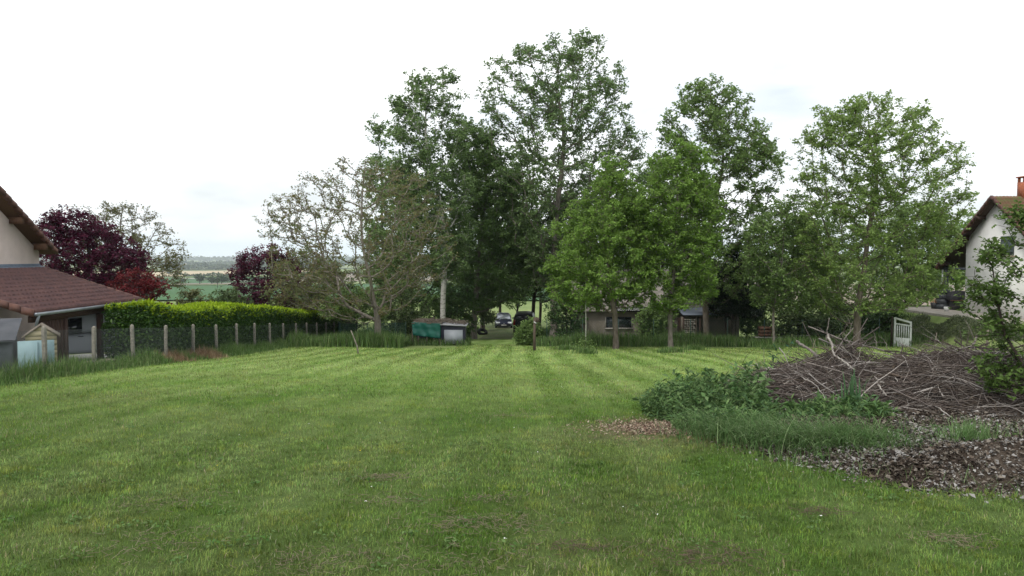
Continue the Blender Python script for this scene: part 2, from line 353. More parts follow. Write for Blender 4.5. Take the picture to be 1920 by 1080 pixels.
def skeleton(base, prof, npts, rg, trunk_top=.85, gap=.45, gs=.9, dep=.8, fork=None, low=.3):
    """prof rows (z, xl, xr) relative to the base, returns nodes, parents, tip index list"""
    prof = sorted(prof); pz = np.array([p[0] for p in prof]); pl = np.array([p[1] for p in prof]); pr = np.array([p[2] for p in prof])
    ymid = 0
    pts = []; tries = 0; sd = rg.uniform(0, 100, 3)
    while len(pts) < npts and tries < npts * 60:
        tries += 1
        z = rg.uniform(pz[0], pz[-1]); l = np.interp(z, pz, pl); r = np.interp(z, pz, pr); hw = (r - l) / 2
        if rg.uniform() > (hw / ((pr - pl).max() / 2)) ** 1.3 + .03: continue
        a = rg.uniform(0, 2 * np.pi); q = rg.uniform() ** .38
        x = (l + r) / 2 + hw * q * math.cos(a); y = ymid + hw * dep * q * math.sin(a)
        nv = mnoise.noise(Vector((x * gs / 1.6 + sd[0], y * gs / 1.6 + sd[1], z * gs / 1.6 + sd[2])))
        if nv * .5 + .5 < gap: continue
        pts.append((x, y, z))
    pts = np.array(pts)
    H = pz[-1]; tz = H * trunk_top
    nt_ = max(6, int(tz / .6)); ph = rg.uniform(0, 6, 2)
    tzs = np.linspace(0, tz, nt_)
    cx = np.interp(tzs, pz, (pl + pr) / 2, left=0); fade = np.clip((tzs - pz[0] * .6) / (H * .6), 0, 1) ** 1.2
    tx = cx * fade * .9 + .012 * H * np.sin(tzs / H * 7 + ph[0]) * np.clip(tzs / H * 3, 0, 1); ty = .012 * H * np.sin(tzs / H * 6 + ph[1]) * np.clip(tzs / H * 3, 0, 1)
    nodes_ = [np.array([a, b, c]) for a, b, c in zip(tx, ty, tzs)]; par = [-1] + list(range(nt_ - 1)); plen = list(tzs)
    dist = np.array([min(np.hypot(*(p[:2] - [np.interp(p[2], tzs, tx), np.interp(p[2], tzs, ty)])), 99) for p in pts]) if len(pts) else []
    tips = []
    NA = np.zeros((len(pts) * 14 + nt_ + 10, 3)); NA[:nt_] = nodes_; PL = np.zeros(len(NA)); PL[:nt_] = plen; cnt = nt_
    par = par + [0] * (len(NA) - len(par))
    step = max(.35, H / 26)
    for i in np.argsort(dist):
        p = pts[i]; d = p - NA[:cnt]; L = np.linalg.norm(d, axis=1); hd = np.hypot(d[:, 0], d[:, 1])
        cost = L + .22 * PL[:cnt] + 2.2 * np.clip(low * hd - d[:, 2], 0, None) + 50 * (NA[:cnt, 2] < pz[0] * .55)
        j = int(np.argmin(cost)); A = NA[j].copy(); D = p - A; n = max(1, int(round(L[j] / step))); n = min(n, 12)
        sag = .10 * L[j]; w_ = rg.normal(size=3) * .05 * L[j]; last = j
        for k in range(1, n + 1):
            t = k / n; q = A + D * t + w_ * math.sin(math.pi * t); q[2] -= sag * math.sin(math.pi * t)
            NA[cnt] = q; par[cnt] = last; PL[cnt] = PL[last] + L[j] / n; last = cnt; cnt += 1
        tips.append(last)
    return NA[:cnt], np.array(par[:cnt]), np.array(tips), nt_
def radii(N, par, tips, rt, twig):
    cnt = np.zeros(len(N)); cnt[tips] += 1
    for i in range(len(N) - 1, 0, -1): cnt[par[i]] += cnt[i]
    r = np.maximum(cnt, 1) ** .52; r = twig + (rt - twig) * (r / r[0]) ** 1.15
    return r
TREES = {}
def tree(name, label, cat, px, Y, prof, leaf, bark, npts=170, nl=14000, ls=.16, cr_=.42, tr=.2, twig=.012, seed=1, gap=.45, gs=.9,
         top=.85, dep=.8, up=.5, aspect=.65, droop=.2, group=None, low=.3, zoff=0, fill=.25, X=None, raw=None, crown='crown', flat=.75, wide=1):
    rg = np.random.default_rng(seed)
    X = PX(px, Y) if X is None else X; z0 = g(X, Y) - .03 + zoff
    if raw is None: pr = [(PT(0, y, Y).z - z0, PX(xl, Y) - X, PX(xr, Y) - X) for y, xl, xr in prof]
    else: pr = raw
    # the lowest leaves stay clear of the ground
    pr = [(max(z, .12), a - .04 * (b - a) * wide, b + .04 * (b - a) * wide) for z, a, b in pr]
    N, par, tips, ntk = skeleton((X, Y, z0), pr, npts, rg, top, gap, gs, dep, low=low)
    r = radii(N, par, tips, tr, twig)
    root = tag(empty(name, (X, Y, z0)), label, cat, group)
    ch = np.arange(1, len(N)); pa = par[1:]
    rb = r.copy(); rb[0] *= 1.35; 
    big = r[ch] > tr * .3
    V1, F1 = frusta(N[pa[big]], N[ch[big]], np.minimum(rb[pa[big]], r[ch[big]] * 1.35), r[ch[big]], 9)
    V2, F2 = frusta(N[pa[~big]], N[ch[~big]], np.minimum(r[pa[~big]], r[ch[~big]] * 1.4), r[ch[~big]], 4)
    # leaves round the tips and on the outer twigs
    nt1 = int(nl * (1 - fill)); K = 5; sc = rg.normal(size=(len(tips) * K, 3)); sc /= np.linalg.norm(sc, axis=1, keepdims=True); sc *= (cr_ * 1.5 * rg.uniform(.15, 1, len(sc)) ** .5)[:, None]; sc[:, 2] *= flat; sc[:, 2] += cr_ * .25
    tb = np.repeat(N[tips], K, 0); sc = tb + sc
    V3, F3 = frusta(tb, sc, np.full(len(sc), twig * .8), np.full(len(sc), twig * .4), 3)
    ci = rg.integers(0, len(sc), nt1); u_ = rg.normal(size=(nt1, 3)); u_ /= np.linalg.norm(u_, axis=1, keepdims=True)
    P1 = sc[ci] + u_ * (cr_ * .55 * rg.uniform(0, 1, nt1) ** .4 * rg.uniform(.6, 1.25, len(sc))[ci])[:, None] * [1, 1, flat]
    tw = np.where(r < twig + (tr - twig) * .16)[0]; tw = tw[tw > 0]
    if len(tw) == 0: tw = tips
    npmesh('trunk', np.concatenate([V1, V2, V3]), [np.concatenate([F1, F2 + len(V1), F3 + len(V1) + len(V2)])], bark, root, smooth=True)
    j = rg.choice(tw, nl - nt1); P2 = N[j] + (N[par[j]] - N[j]) * rg.uniform(0, 1, (len(j), 1)) + rg.normal(size=(len(j), 3)) * cr_ * .22
    P = np.concatenate([P1, P2]); P = P[P[:, 2] > .08]
    V, Fq = leaves(P, ls, rg, up, aspect, droop)
    # leaf colour varies from spray to spray
    base = rg.uniform(.15, .85, 64); q = np.floor(P / (cr_ * 2.2)).astype(int); hsh = (q[:, 0] * 7 + q[:, 1] * 13 + q[:, 2] * 29) % 64
    rn = np.clip(base[hsh] * .55 + rg.uniform(0, .45, len(P)), 0, 1)
    npmesh(crown, V, Fq, leaf, root, fattr=rn)
    return root

G1 = 'tall poplars at the end of the lawn'
tree('poplar_tree', 'small narrow poplar, farthest left of the poplars, rising behind the brown walnut tree', 'tree', 712, 74,
     [(228, 702, 716), (255, 690, 730), (300, 684, 748), (360, 685, 765), (430, 690, 770), (500, 700, 770), (560, 715, 765)], M['poplar'], M['bark_grey'], 150, 10000, .28, .5, .2, seed=3, gap=.35, group=G1)
tree('poplar_tree', 'poplar with pale whitish trunk standing right behind the green tarp shelter', 'tree', 831, 54,
     [(134, 833, 848), (150, 770, 862), (200, 738, 868), (255, 732, 872), (300, 735, 874), (350, 742, 884), (420, 756, 880), (480, 775, 876), (520, 800, 865)], M['poplar'], M['bark_pale'], 400, 34000, .20, .40, .19, .015, seed=5, gap=.34, group=G1, top=.93)
tree('poplar_tree', 'broad dark green poplar with forked trunk left of the dark blue car', 'tree', 888, 60,
     [(224, 862, 905), (250, 850, 935), (295, 850, 965), (350, 842, 985), (430, 842, 1000), (500, 850, 1000), (555, 870, 985), (578, 885, 950)], M['poplar_dark'], M['bark_grey'], 400, 44000, .22, .48, .24, seed=9, gap=.36, group=G1, dep=.9)
tree('poplar_tree', 'tallest poplar, open see-through crown and thick grey trunk beside the black van', 'tree', 1038, 58,
     [(66, 1078, 1094), (82, 990, 1125), (120, 932, 1148), (170, 910, 1160), (225, 915, 1188), (285, 925, 1200), (345, 935, 1200), (420, 950, 1180), (500, 985, 1120), (555, 1005, 1095)], M['poplar'], M['bark_grey'], 680, 48000, .21, .42, .3, .018, seed=12, gap=.36, gs=.7, group=G1, top=.93)
tree('walnut_tree', 'spreading walnut tree with sparse brownish young leaves and bare grey limbs', 'tree', 707, 45,
     [(298, 650, 695), (325, 575, 780), (375, 522, 818), (430, 503, 842), (485, 515, 840), (535, 545, 815), (575, 575, 775), (595, 620, 760)], M['walnut'], M['bark_walnut'], 520, 21000, .13, .27, .2, .014, seed=14, gap=.33, top=.42, low=.1, dep=.8, fill=.3)
G2 = 'fresh green trees at the far edge of the lawn'
tree('maple_tree', 'low bright green tree left of the shop sign, rounded pointed crown on a brown trunk', 'tree', 1155, 41,
     [(303, 1132, 1150), (330, 1100, 1182), (380, 1068, 1205), (440, 1042, 1214), (500, 1028, 1218), (550, 1038, 1216), (580, 1065, 1190)], M['ash'], M['bark_brown'], 330, 38000, .16, .36, .15, seed=17, gap=.30, group=G2)
tree('maple_tree', 'bright green tree right of the shop sign with straight slim trunk on the lawn edge', 'tree', 1258, 41.5,
     [(260, 1258, 1285), (290, 1228, 1318), (350, 1206, 1334), (420, 1192, 1345), (490, 1186, 1340), (550, 1205, 1328), (582, 1228, 1300)], M['ash'], M['bark_grey'], 330, 36000, .16, .36, .13, seed=19, gap=.33, group=G2)
tree('lime_tree', 'tall mid green tree with broad upper crown standing behind the bright low trees', 'tree', 1325, 50,
     [(150, 1332, 1350), (172, 1258, 1388), (230, 1242, 1412), (282, 1245, 1455), (340, 1232, 1462), (400, 1232, 1430), (470, 1240, 1425), (540, 1262, 1405), (570, 1280, 1380)], M['lime'], M['bark_brown'], 480, 44000, .19, .40, .2, .016, seed=23, gap=.38, gs=.75, group=G2)
tree('lime_tree', 'slender double stemmed tree between the dark conifer and the widest tree', 'tree', 1452, 44,
     [(362, 1482, 1498), (392, 1440, 1520), (430, 1402, 1530), (490, 1400, 1532), (550, 1412, 1520), (575, 1430, 1500)], M['lime'], M['bark_grey'], 200, 16000, .16, .38, .07, seed=29, gap=.36, group=G2)
tree('ash_tree', 'widest light green tree on the right, airy rounded crown left of the white house', 'tree', 1608, 43,
     [(181, 1640, 1655), (206, 1535, 1715), (262, 1502, 1755), (322, 1500, 1790), (382, 1503, 1792), (440, 1492, 1772), (500, 1500, 1765), (550, 1505, 1740), (584, 1540, 1700)], M['ash2'], M['bark_brown'], 640, 56000, .155, .33, .2, .013, seed=31, gap=.44, gs=.8, group=G2, dep=.85)
tree('conifer_tree', 'dark evergreen conifer with bare grey lower twigs beside the low building', 'tree', 1376, 50.5,
     [(462, 1368, 1385), (500, 1338, 1412), (550, 1318, 1432), (592, 1332, 1428)], M['conifer'], M['bark_dark'], 190, 22000, .2, .3, .16, .012, seed=37, gap=.25, up=.2, aspect=.3, droop=.8, low=-.2)
tree('background_tree', 'bright green bushy tree peeping out left of the white house roof', 'tree', 1800, 74,
     [(402, 1808, 1826), (430, 1782, 1842), (470, 1755, 1838), (520, 1745, 1815), (560, 1750, 1790)], M['ash'], M['bark_grey'], 120, 9000, .26, .55, .15, seed=41, gap=.3)
G3 = 'trees behind the parked vehicles'
tree('background_tree', 'thin forked tree standing in the bright meadow behind the black van', 'tree', 1012, 72,
     [(430, 985, 1050), (470, 965, 1075), (520, 965, 1065), (560, 985, 1040)], M['poplar'], M['bark_dark'], 110, 4500, .22, .5, .13, seed=43, gap=.45, group=G3)
tree('background_tree', 'dark leafy tree rising directly behind the dark blue car', 'tree', 937, 84,
     [(400, 900, 990), (460, 890, 1000), (520, 905, 990), (565, 915, 970)], M['poplar_dark'], M['bark_dark'], 130, 8000, .3, .7, .15, seed=45, gap=.35, group=G3)
tree('background_tree', 'low tree with leafy dark branches hanging between the car and the van', 'tree', 969, 80,
     [(480, 945, 1000), (520, 945, 1000), (560, 955, 990), (580, 960, 985)], M['poplar_dark'], M['bark_dark'], 60, 2600, .26, .5, .11, seed=46, gap=.3, group=G3)
tree('background_tree', 'dense dark tree filling the gap behind the walnut tree', 'tree', 770, 64,
     [(330, 740, 800), (380, 710, 850), (450, 690, 880), (520, 690, 880), (580, 700, 870), (610, 720, 860)], M['poplar_dark'], M['bark_dark'], 220, 24000, .26, .7, .2, seed=47, gap=.28)
tree('background_tree', 'dark green tree with low boughs behind the slender double stemmed tree', 'tree', 1480, 53,
     [(400, 1470, 1500), (440, 1430, 1540), (500, 1410, 1560), (560, 1420, 1550), (590, 1440, 1540)], M['lime'], M['bark_dark'], 170, 14000, .2, .5, .14, seed=48, gap=.32)
tree('background_tree', 'dark green tree just left of the gable porch behind the widest tree', 'tree', 1700, 55,
     [(380, 1680, 1740), (430, 1650, 1790), (490, 1640, 1790), (540, 1650, 1750), (575, 1660, 1720)], M['lime'], M['bark_dark'], 190, 16000, .22, .5, .15, seed=49, gap=.32)
tree('background_tree', 'shady tree with dark trunk between the low building and the tallest poplar', 'tree', 1120, 64,
     [(330, 1090, 1180), (380, 1060, 1220), (450, 1050, 1240), (500, 1060, 1240), (540, 1080, 1220)], M['poplar_dark'], M['bark_dark'], 190, 17000, .25, .6, .2, seed=50, gap=.33)
tree('background_tree', 'half hidden dark tree behind the broad dark poplar', 'tree', 905, 76,
     [(300, 870, 960), (350, 850, 1000), (420, 850, 1010), (490, 860, 1000), (540, 870, 960)], M['poplar_dark'], M['bark_dark'], 170, 15000, .3, .75, .2, seed=52, gap=.3)
tree('background_tree', 'dark green tree showing between the broad dark poplar and the tallest poplar', 'tree', 1000, 67,
     [(330, 970, 1040), (380, 950, 1070), (440, 950, 1080), (500, 965, 1070), (545, 975, 1060)], M['poplar_dark'], M['bark_dark'], 190, 17000, .24, .55, .16, seed=96, gap=.3)
tree('background_tree', 'green tree closing the gap behind the two low bright trees and the low building', 'tree', 1235, 66,
     [(300, 1200, 1260), (350, 1185, 1300), (420, 1180, 1320), (490, 1190, 1310), (530, 1200, 1290)], M['poplar'], M['bark_dark'], 190, 17000, .24, .55, .16, seed=97, gap=.3)
tree('background_tree', 'green tree filling the view between the dark conifer and the widest tree', 'tree', 1540, 62,
     [(385, 1520, 1580), (430, 1470, 1620), (490, 1460, 1640), (545, 1480, 1620), (580, 1500, 1600)], M['lime'], M['bark_dark'], 190, 17000, .22, .5, .16, seed=98, gap=.3)
# left side
tree('purple_maple_tree', 'large dark purple leaved tree behind the tiled carport roof', 'tree', 172, 41,
     [(396, 118, 142), (415, 95, 185), (440, 82, 235), (475, 80, 262), (520, 85, 270), (560, 95, 265), (590, 120, 240)], M['purple'], M['bark_dark'], 260, 30000, .15, .34, .2, seed=53, gap=.22)
tree('red_maple_tree', 'small bright red japanese maple at the end of the carport roof', 'tree', 262, 37,
     [(512, 235, 275), (525, 218, 295), (545, 212, 308), (575, 215, 310), (600, 225, 300)], M['red'], M['bark_dark'], 110, 10000, .11, .24, .07, seed=55, gap=.2)
tree('walnut_tree', 'airy grey green tree with sparse leaves behind the dark purple tree', 'tree', 215, 50,
     [(382, 190, 250), (400, 120, 288), (430, 75, 300), (470, 90, 335), (510, 150, 340), (545, 190, 335)], M['walnut_green'], M['bark_grey'], 330, 9500, .15, .3, .17, .013, seed=57, gap=.42, top=.6, low=.1)
tree('plum_tree', 'dark purple leaved tree rising behind the clipped hedge', 'tree', 508, 58,
     [(470, 478, 520), (485, 455, 555), (510, 442, 565), (540, 440, 565), (570, 450, 565), (590, 470, 555)], M['purple'], M['bark_dark'], 170, 15000, .19, .42, .15, seed=59, gap=.2)
tree('background_tree', 'ochre green tree partly covering the purple leaved tree behind the hedge', 'tree', 575, 52,
     [(470, 550, 585), (485, 525, 605), (510, 508, 640), (545, 500, 650), (580, 520, 650)], M['walnut'], M['bark_grey'], 150, 9000, .15, .35, .1, seed=61, gap=.35)
tree('sumac_shrub', 'shrub with long drooping brown green fronds peeping over the hedge', 'shrub', 360, 44,
     [(544, 352, 368), (555, 338, 384), (575, 335, 386), (590, 345, 375)], M['walnut_green'], M['bark_dark'], 40, 1500, .26, .2, .05, seed=63, gap=.1, aspect=.25, droop=.8)
tree('shrub', 'rounded green shrub over the hedge left of the purple tree', 'shrub', 428, 50,
     [(548, 410, 440), (558, 398, 462), (580, 395, 470), (600, 400, 465)], M['thicket'], M['bark_dark'], 80, 5000, .16, .3, .06, seed=65, gap=.2)
# thickets
G4 = 'shrubs and thickets under the tall trees'
for k, (px, Y, prof, m_, lab, sd) in enumerate([
    (610, 56, [(500, 590, 640), (530, 560, 670), (570, 560, 680), (605, 570, 680), (630, 580, 670)], 'thicket', 'leafy thicket at the far end of the hedge behind the mesh fence', 71),
    (668, 50, [(545, 640, 700), (570, 610, 715), (600, 605, 720)], 'lime', 'light green elder bush hanging over the fence left of the walnut trunk', 72),
    (745, 55, [(540, 720, 780), (565, 705, 800), (600, 705, 805), (625, 720, 790)], 'thicket', 'grey green thicket between the walnut trunk and the tarp shelter', 73),
    (860, 57, [(540, 840, 885), (570, 825, 890), (605, 830, 888), (625, 840, 885)], 'dark', 'dark bush right of the pale poplar trunk', 74),
    (905, 72, [(540, 895, 925), (570, 885, 928), (605, 890, 928)], 'thicket', 'leafy bush beside the track left of the dark blue car', 75),
    (1062, 53, [(555, 1045, 1090), (580, 1030, 1095), (610, 1030, 1095), (635, 1040, 1090)], 'dark', 'dark green bush right of the thick grey poplar trunk', 76),
    (1228, 50.5, [(575, 1210, 1250), (600, 1196, 1258), (630, 1205, 1250)], 'lime', 'many stemmed hazel bush in front of the low building', 77),
    (990, 47.5, [(604, 988, 1000), (618, 980, 1001), (634, 975, 1000), (645, 974, 998)], 'lime', 'climbing green vine bush leaning on the brown gate post', 78),
    (1500, 50, [(585, 1480, 1530), (605, 1450, 1560), (628, 1450, 1560)], 'thicket', 'low grey green bush behind the wire fence beneath the trees', 79),
    (1560, 52, [(575, 1540, 1600), (600, 1520, 1640), (630, 1520, 1640)], 'thicket', 'grey green shrub behind the fence left of the white gate', 80),
    (1650, 50, [(582, 1630, 1680), (600, 1615, 1690), (630, 1615, 1690)], 'dark', 'dark shrub behind the fence directly left of the white gate', 81),
    (1400, 56, [(560, 1385, 1420), (590, 1380, 1440), (625, 1385, 1440)], 'lime', 'green bush at the right end of the low building', 82)]):
    tree('shrub', lab, 'shrub', px, Y, prof, M[m_], M['bark_dark'], 90, 5200, .17, .34, .05, seed=sd, gap=.22, group=G4)

# ------------------------------------------------------------------ clipped hedge
def hedge():
    Y0, Y1 = 28.6, 66.0; n = 150000 // 2; rg = np.random.default_rng(5)
    xc = lambda Y: -14.35 + 0 * Y
    Hh = lambda X, Y: 2.12 + .20 * (vnoise(X, Y, .7, 2) - .5) + .12 * np.sin(Y * .35)
    root = tag(empty('clipped_hedge', (-14.35, Y0, g(-14.35, Y0))), 'long clipped laurel hedge with lime green new growth on top, behind the wire fence', 'hedge')
    rz = root.location.z
    def loc(P): return P - np.array([-14.35, Y0, rz])
    hw = .85
    # side and end leaves
    ns = 42000; Y = Y0 + (Y1 - Y0) * rg.uniform(0, 1, ns) ** 1.4; h = rg.uniform(.02, 1, ns); X = xc(Y) + hw * (1 - .12 * (h < .25)) + rg.normal(0, .07, ns)
    X2 = xc(Y) + hw + .0
    top = Hh(X, Y); Z = gz(X, Y) + h * top
    ne = 4000; Xe = rg.uniform(-hw, hw, ne) + xc(Y0); he = rg.uniform(0.02, 1, ne); Ye = Y0 + rg.normal(0, .08, ne) - .25 * np.sin(he * 3); Ze = gz(Xe, Ye) + he * 2.12
    P = np.concatenate([np.stack([X, Y, Z], 1), np.stack([Xe, Ye, Ze], 1)])
    V, Fq = leaves(P, .15, rg, .2, .42, -.2)
    npmesh('foliage', loc(V), Fq, M['hedge_old'], root, fattr=rg.uniform(0, 1, len(P)))
    # new shoots on the top and upper rim
    nn = 36000; Y = Y0 - .1 + (Y1 - Y0) * rg.uniform(0, 1, nn) ** 1.3; X = xc(Y) + rg.uniform(-hw, hw + .12, nn); rim = X > xc(Y) + hw - .12
    dz = np.where(rim, -np.abs(rg.normal(0, .22, nn)), rg.normal(.02, .05, nn)); Z = gz(X, Y) + Hh(X, Y) + dz
    P = np.stack([X, Y, Z], 1); V, Fq = leaves(P, .17, rg, -.1, .36, -1.6)
    npmesh('new_growth', loc(V), Fq, M['hedge_new'], root, fattr=rg.uniform(0, 1, nn))
    b = MB()
    ys = np.linspace(Y0 + .25, Y1 - .3, 40); V = []
    for y in ys:
        for a, h in ((-1, 0), (-1, 1), (1, 1), (1, 0)):
            x = xc(y) + a * (hw - .18); V.append((x, y, g(x, y) + h * (2.0)))
    Fc = [(i * 4 + k, i * 4 + (k + 1) % 4, i * 4 + 4 + (k + 1) % 4, i * 4 + 4 + k) for i in range(39) for k in range(4)] + [(0, 1, 2, 3), (156, 157, 158, 159)]
    b.add(np.array(V) - np.array([-14.35, Y0, rz]), Fc); b.build('dark_filler', mat('hedge_filler', (.02, .03, .012), (.03, .04, .015), 8), root)  # solid dark filler added inside so nothing shows through the leaves
hedge()

# ------------------------------------------------------------------ grass
def blades(P, H, W, lean, az, rg, col, seg=2):
    """bent blades; P (n,3) bases"""
    n = len(P); side = np.stack([np.cos(az + np.pi / 2), np.sin(az + np.pi / 2), 0 * az], 1); d = np.stack([np.cos(az), np.sin(az), 0 * az], 1)
    H = H[:, None]; W = W[:, None]; lean = lean[:, None]; up = np.array([[0, 0, 1.]])
    if seg == 1:
        tip = P + up * H * np.cos(lean) + d * H * np.sin(lean)
        V = np.stack([P - side * W / 2, P + side * W / 2, tip], 1).reshape(-1, 3)
        return V, [np.arange(3 * n).reshape(-1, 3)], col
    m = P + up * H * .55 * np.cos(lean * .5) + d * H * .55 * np.sin(lean * .5)
    tip = m + up * H * .45 * np.cos(lean * 1.6) + d * H * .45 * np.sin(lean * 1.6)
    V = np.stack([P - side * W / 2, P + side * W / 2, m + side * W * .4, m - side * W * .4, tip], 1).reshape(-1, 3)
    b = np.arange(n)[:, None] * 5
    return V, [np.concatenate([b, b + 1, b + 2, b + 3], 1), np.concatenate([b + 3, b + 2, b + 4], 1)], np.concatenate([col, col])
def in_view(X, Y, pad=.08): return np.abs(X) < Y * (.675 + pad) + .4
MULCH_EDGE = np.array([(2.35, 30), (2.35, 12.6), (2.75, 10.8), (2.6, 9.2), (2.95, 8.45), (3.3, 7.35), (4.1, 6.65), (5.4, 6.45), (12, 6.2)])
def edge_d(X, Y):
    d = np.full(np.shape(X), 1e9); P = PG_EDGE
    for i in range(len(P)):
        a, b = P[i - 1], P[i]; t = np.clip(((X - a[0]) * (b[0] - a[0]) + (Y - a[1]) * (b[1] - a[1])) / ((b - a) ** 2).sum(), 0, 1)
        d = np.minimum(d, np.hypot(X - a[0] - t * (b[0] - a[0]), Y - a[1] - t * (b[1] - a[1])))
    return d
def in_mulch(X, Y):
    """inside the planting bed with the brush pile"""
    P = PG_EDGE; n = len(P); ins = np.zeros(np.shape(X), bool); j = n - 1
    for i in range(n):
        xi, yi = P[i]; xj, yj = P[j]
        c = ((yi > Y) != (yj > Y)) & (X < (xj - xi) * (Y - yi) / (yj - yi + 1e-12) + xi); ins ^= c; j = i
    return ins
PG_EDGE = np.array([(2.55, 12.3), (2.6, 11.2), (2.9, 10.2), (2.75, 9.2), (3.05, 8.5), (3.35, 7.7), (3.7, 7.0), (4.4, 6.65), (5.4, 6.5), (7, 6.3), (12, 6.3),
                    (12, 16), (9.5, 16.5), (7, 16.6), (5.2, 16.4), (4.2, 15.0), (3.1, 13.4)])
def mown_grass():
    rg = np.random.default_rng(11); Vs = []; F3 = []; cols = []; off = 0
    for (a, b, dens, h0, w0) in ((3.6, 6.5, 5200, .050, .0050), (6.5, 10, 3000, .055, .0068), (10, 15, 1500, .058, .0100), (15, 24, 620, .06, .0165), (24, 34, 260, .065, .027), (34, 48, 120, .075, .040)):
        area = (b - a) * (a + b) * .82; n = int(area * dens); Y = np.sqrt(rg.uniform(a * a, b * b, n)); X = rg.uniform(-.82, .82, n) * Y
        ed_ = (edge_d(X, Y) < .32) if a < 15 else np.zeros(n, bool); k = in_lawn(X, Y) & (~in_mulch(X, Y) | (ed_ & (rg.uniform(0, 1, n) < .35) & (vnoise(X, Y, 4, 9) > .45))); X, Y = X[k], Y[k]; n = len(X)
        tuft = vnoise(X, Y, 9, 3); patch = fbm(X, Y, .8, 8)
        bare = np.exp(-(((X - 2.3) / 1.1) ** 2 + ((Y - 11.0) / 1.0) ** 2) ** 1.5)
        keep = rg.uniform(0, 1, n) < (.45 + .7 * tuft) * (1 - .8 * bare); X, Y, tuft, patch = X[keep], Y[keep], tuft[keep], patch[keep]; n = len(X)
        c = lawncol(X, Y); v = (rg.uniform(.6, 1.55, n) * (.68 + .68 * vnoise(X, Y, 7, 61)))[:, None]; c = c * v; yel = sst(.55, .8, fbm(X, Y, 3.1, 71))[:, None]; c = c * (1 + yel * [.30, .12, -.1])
        st = rg.uniform(0, 1, n) < (.03 + .10 * sst(.5, .8, fbm(X, Y * .6, .7, 31))); c[st] = np.array([.33, .30, .19]) * rg.uniform(.6, 1.15, (st.sum(), 1))
        c[:, 0] *= rg.uniform(.85, 1.2, n)
        H = h0 * rg.uniform(.5, 1.35, n) * (.65 + .8 * tuft) * (.8 + .4 * patch); wd = w0 * rg.uniform(.6, 1.2, n)
        # rows laid over by the mower: alternate lean
        az = rg.uniform(0, 2 * np.pi, n); row = np.sin(X * 2 * math.pi / 1.25) > 0; az = np.where(rg.uniform(0, 1, n) < .2 + .25 * sst(10, 20, Y), np.where(row, np.pi / 2, -np.pi / 2) + rg.normal(0, .5, n), az)
        P = np.stack([X, Y, gz(X, Y)], 1)
        if a < 8:
            V, Fq, cc = blades(P, H * .92, wd, rg.uniform(.2, 1.0, n), az, rg, c, 2)
        else:
            V, Fq, cc = blades(P, H, wd, rg.uniform(.1, 1.05, n), az, rg, c, 1)
        Vs.append(V); F3.append([f + off for f in Fq]); cols.append(cc); off += len(V)
    quads = [f for fs in F3 for f in fs if f.shape[1] == 4]; tris = [f for fs in F3 for f in fs if f.shape[1] == 3]
    qc = []; tc_ = []
    for fs, cc in zip(F3, cols):
        n0 = 0
        for f in fs:
            (qc if f.shape[1] == 4 else tc_).append(cc[n0:n0 + len(f)]); n0 += len(f)
    o = npmesh('lawn_grass', np.concatenate(Vs), [np.concatenate(quads), np.concatenate(tris)], M['grass'], fcol=np.concatenate(qc + tc_))
    tag(o, 'mown green lawn grass covering the garden', 'grass', kind='stuff')
mown_grass()
def weedy(name, label, X, Y, H, cols, seed, W=.012, lean=(.1, .9), az=None, zo=0):
    rg = np.random.default_rng(seed); n = len(X); P = np.stack([X, Y, gz(X, Y) - .02 + zo], 1)
    c = np.array(cols)[rg.integers(0, len(cols), n)] * rg.uniform(.65, 1.3, (n, 1))
    a = rg.uniform(0, 2 * np.pi, n) if az is None else az + rg.normal(0, .6, n)
    V, Fq, cc = blades(P, H, np.full(n, W) * rg.uniform(.6, 1.3, n), rg.uniform(*lean, n), a, rg, c, 2)
    o = npmesh(name, V, Fq, M['grass'], fcol=cc); tag(o, label, 'grass', kind='stuff'); return o
GC = [(.09, .165, .045), (.07, .14, .035), (.12, .20, .055), (.17, .22, .09)]
rg = np.random.default_rng(21)
n = 26000; Y = rg.uniform(15, 58, n) ** 1.0; X = -13.0 + rg.normal(.25, .33, n); H = rg.uniform(.18, .6, n) * (.45 + vnoise(X, Y, .8, 3)) * np.exp(-((X + 13) / .9) ** 2)
dryp = (Y > 27.5) & (Y < 32.5) & (vnoise(X, Y, .9, 77) > .42)
weedy('tall_grass', 'long dark grass growing along the foot of the concrete post fence', X[~dryp], Y[~dryp], H[~dryp] + .12, GC, 1, .017)
weedy('dry_grass', 'patch of dead brown grass at the foot of the post fence', X[dryp], Y[dryp], H[dryp] * .8 + .12, [(.25, .17, .10), (.19, .13, .08), (.30, .22, .14)], 2, .016)
n = 15000; X = rg.uniform(-12.8, -6.2, n); Y = 44.6 + rg.normal(0, .8, n) + .0 * X; H = rg.uniform(.4, .95, n) * (.6 + .8 * vnoise(X, Y, .6, 5))
weedy('tall_grass', 'tall rank grass round the foot of the walnut tree trunk', X, Y, H, GC, 3, .03)
n = 30000; X = rg.uniform(1.3, 24.3, n); Y = 46.2 + rg.normal(0, 1.0, n) + 1.2 * np.sin(X * .7); H = rg.uniform(.25, .85, n) * (.45 + .9 * vnoise(X, Y, .5, 5)); H[X < 12] *= 1.25
weedy('tall_grass', 'tall rough grass along the wire fence under the right hand trees', X, Y, H, GC, 4, .03)
n = 5000; X = rg.uniform(-6.2, -2.6, n); Y = 47 + rg.normal(0, .7, n); H = rg.uniform(.2, .6, n)
weedy('tall_grass', 'rough grass standing round the tarp covered shelter', X, Y, H, GC, 5, .028)
n = 26000; X = rg.uniform(-14, 9, n); Y = rg.uniform(49, 75, n); k = np.abs(X + 1.2) > 1.9; X, Y = X[k], Y[k]; H = rg.uniform(.15, .55, len(X))
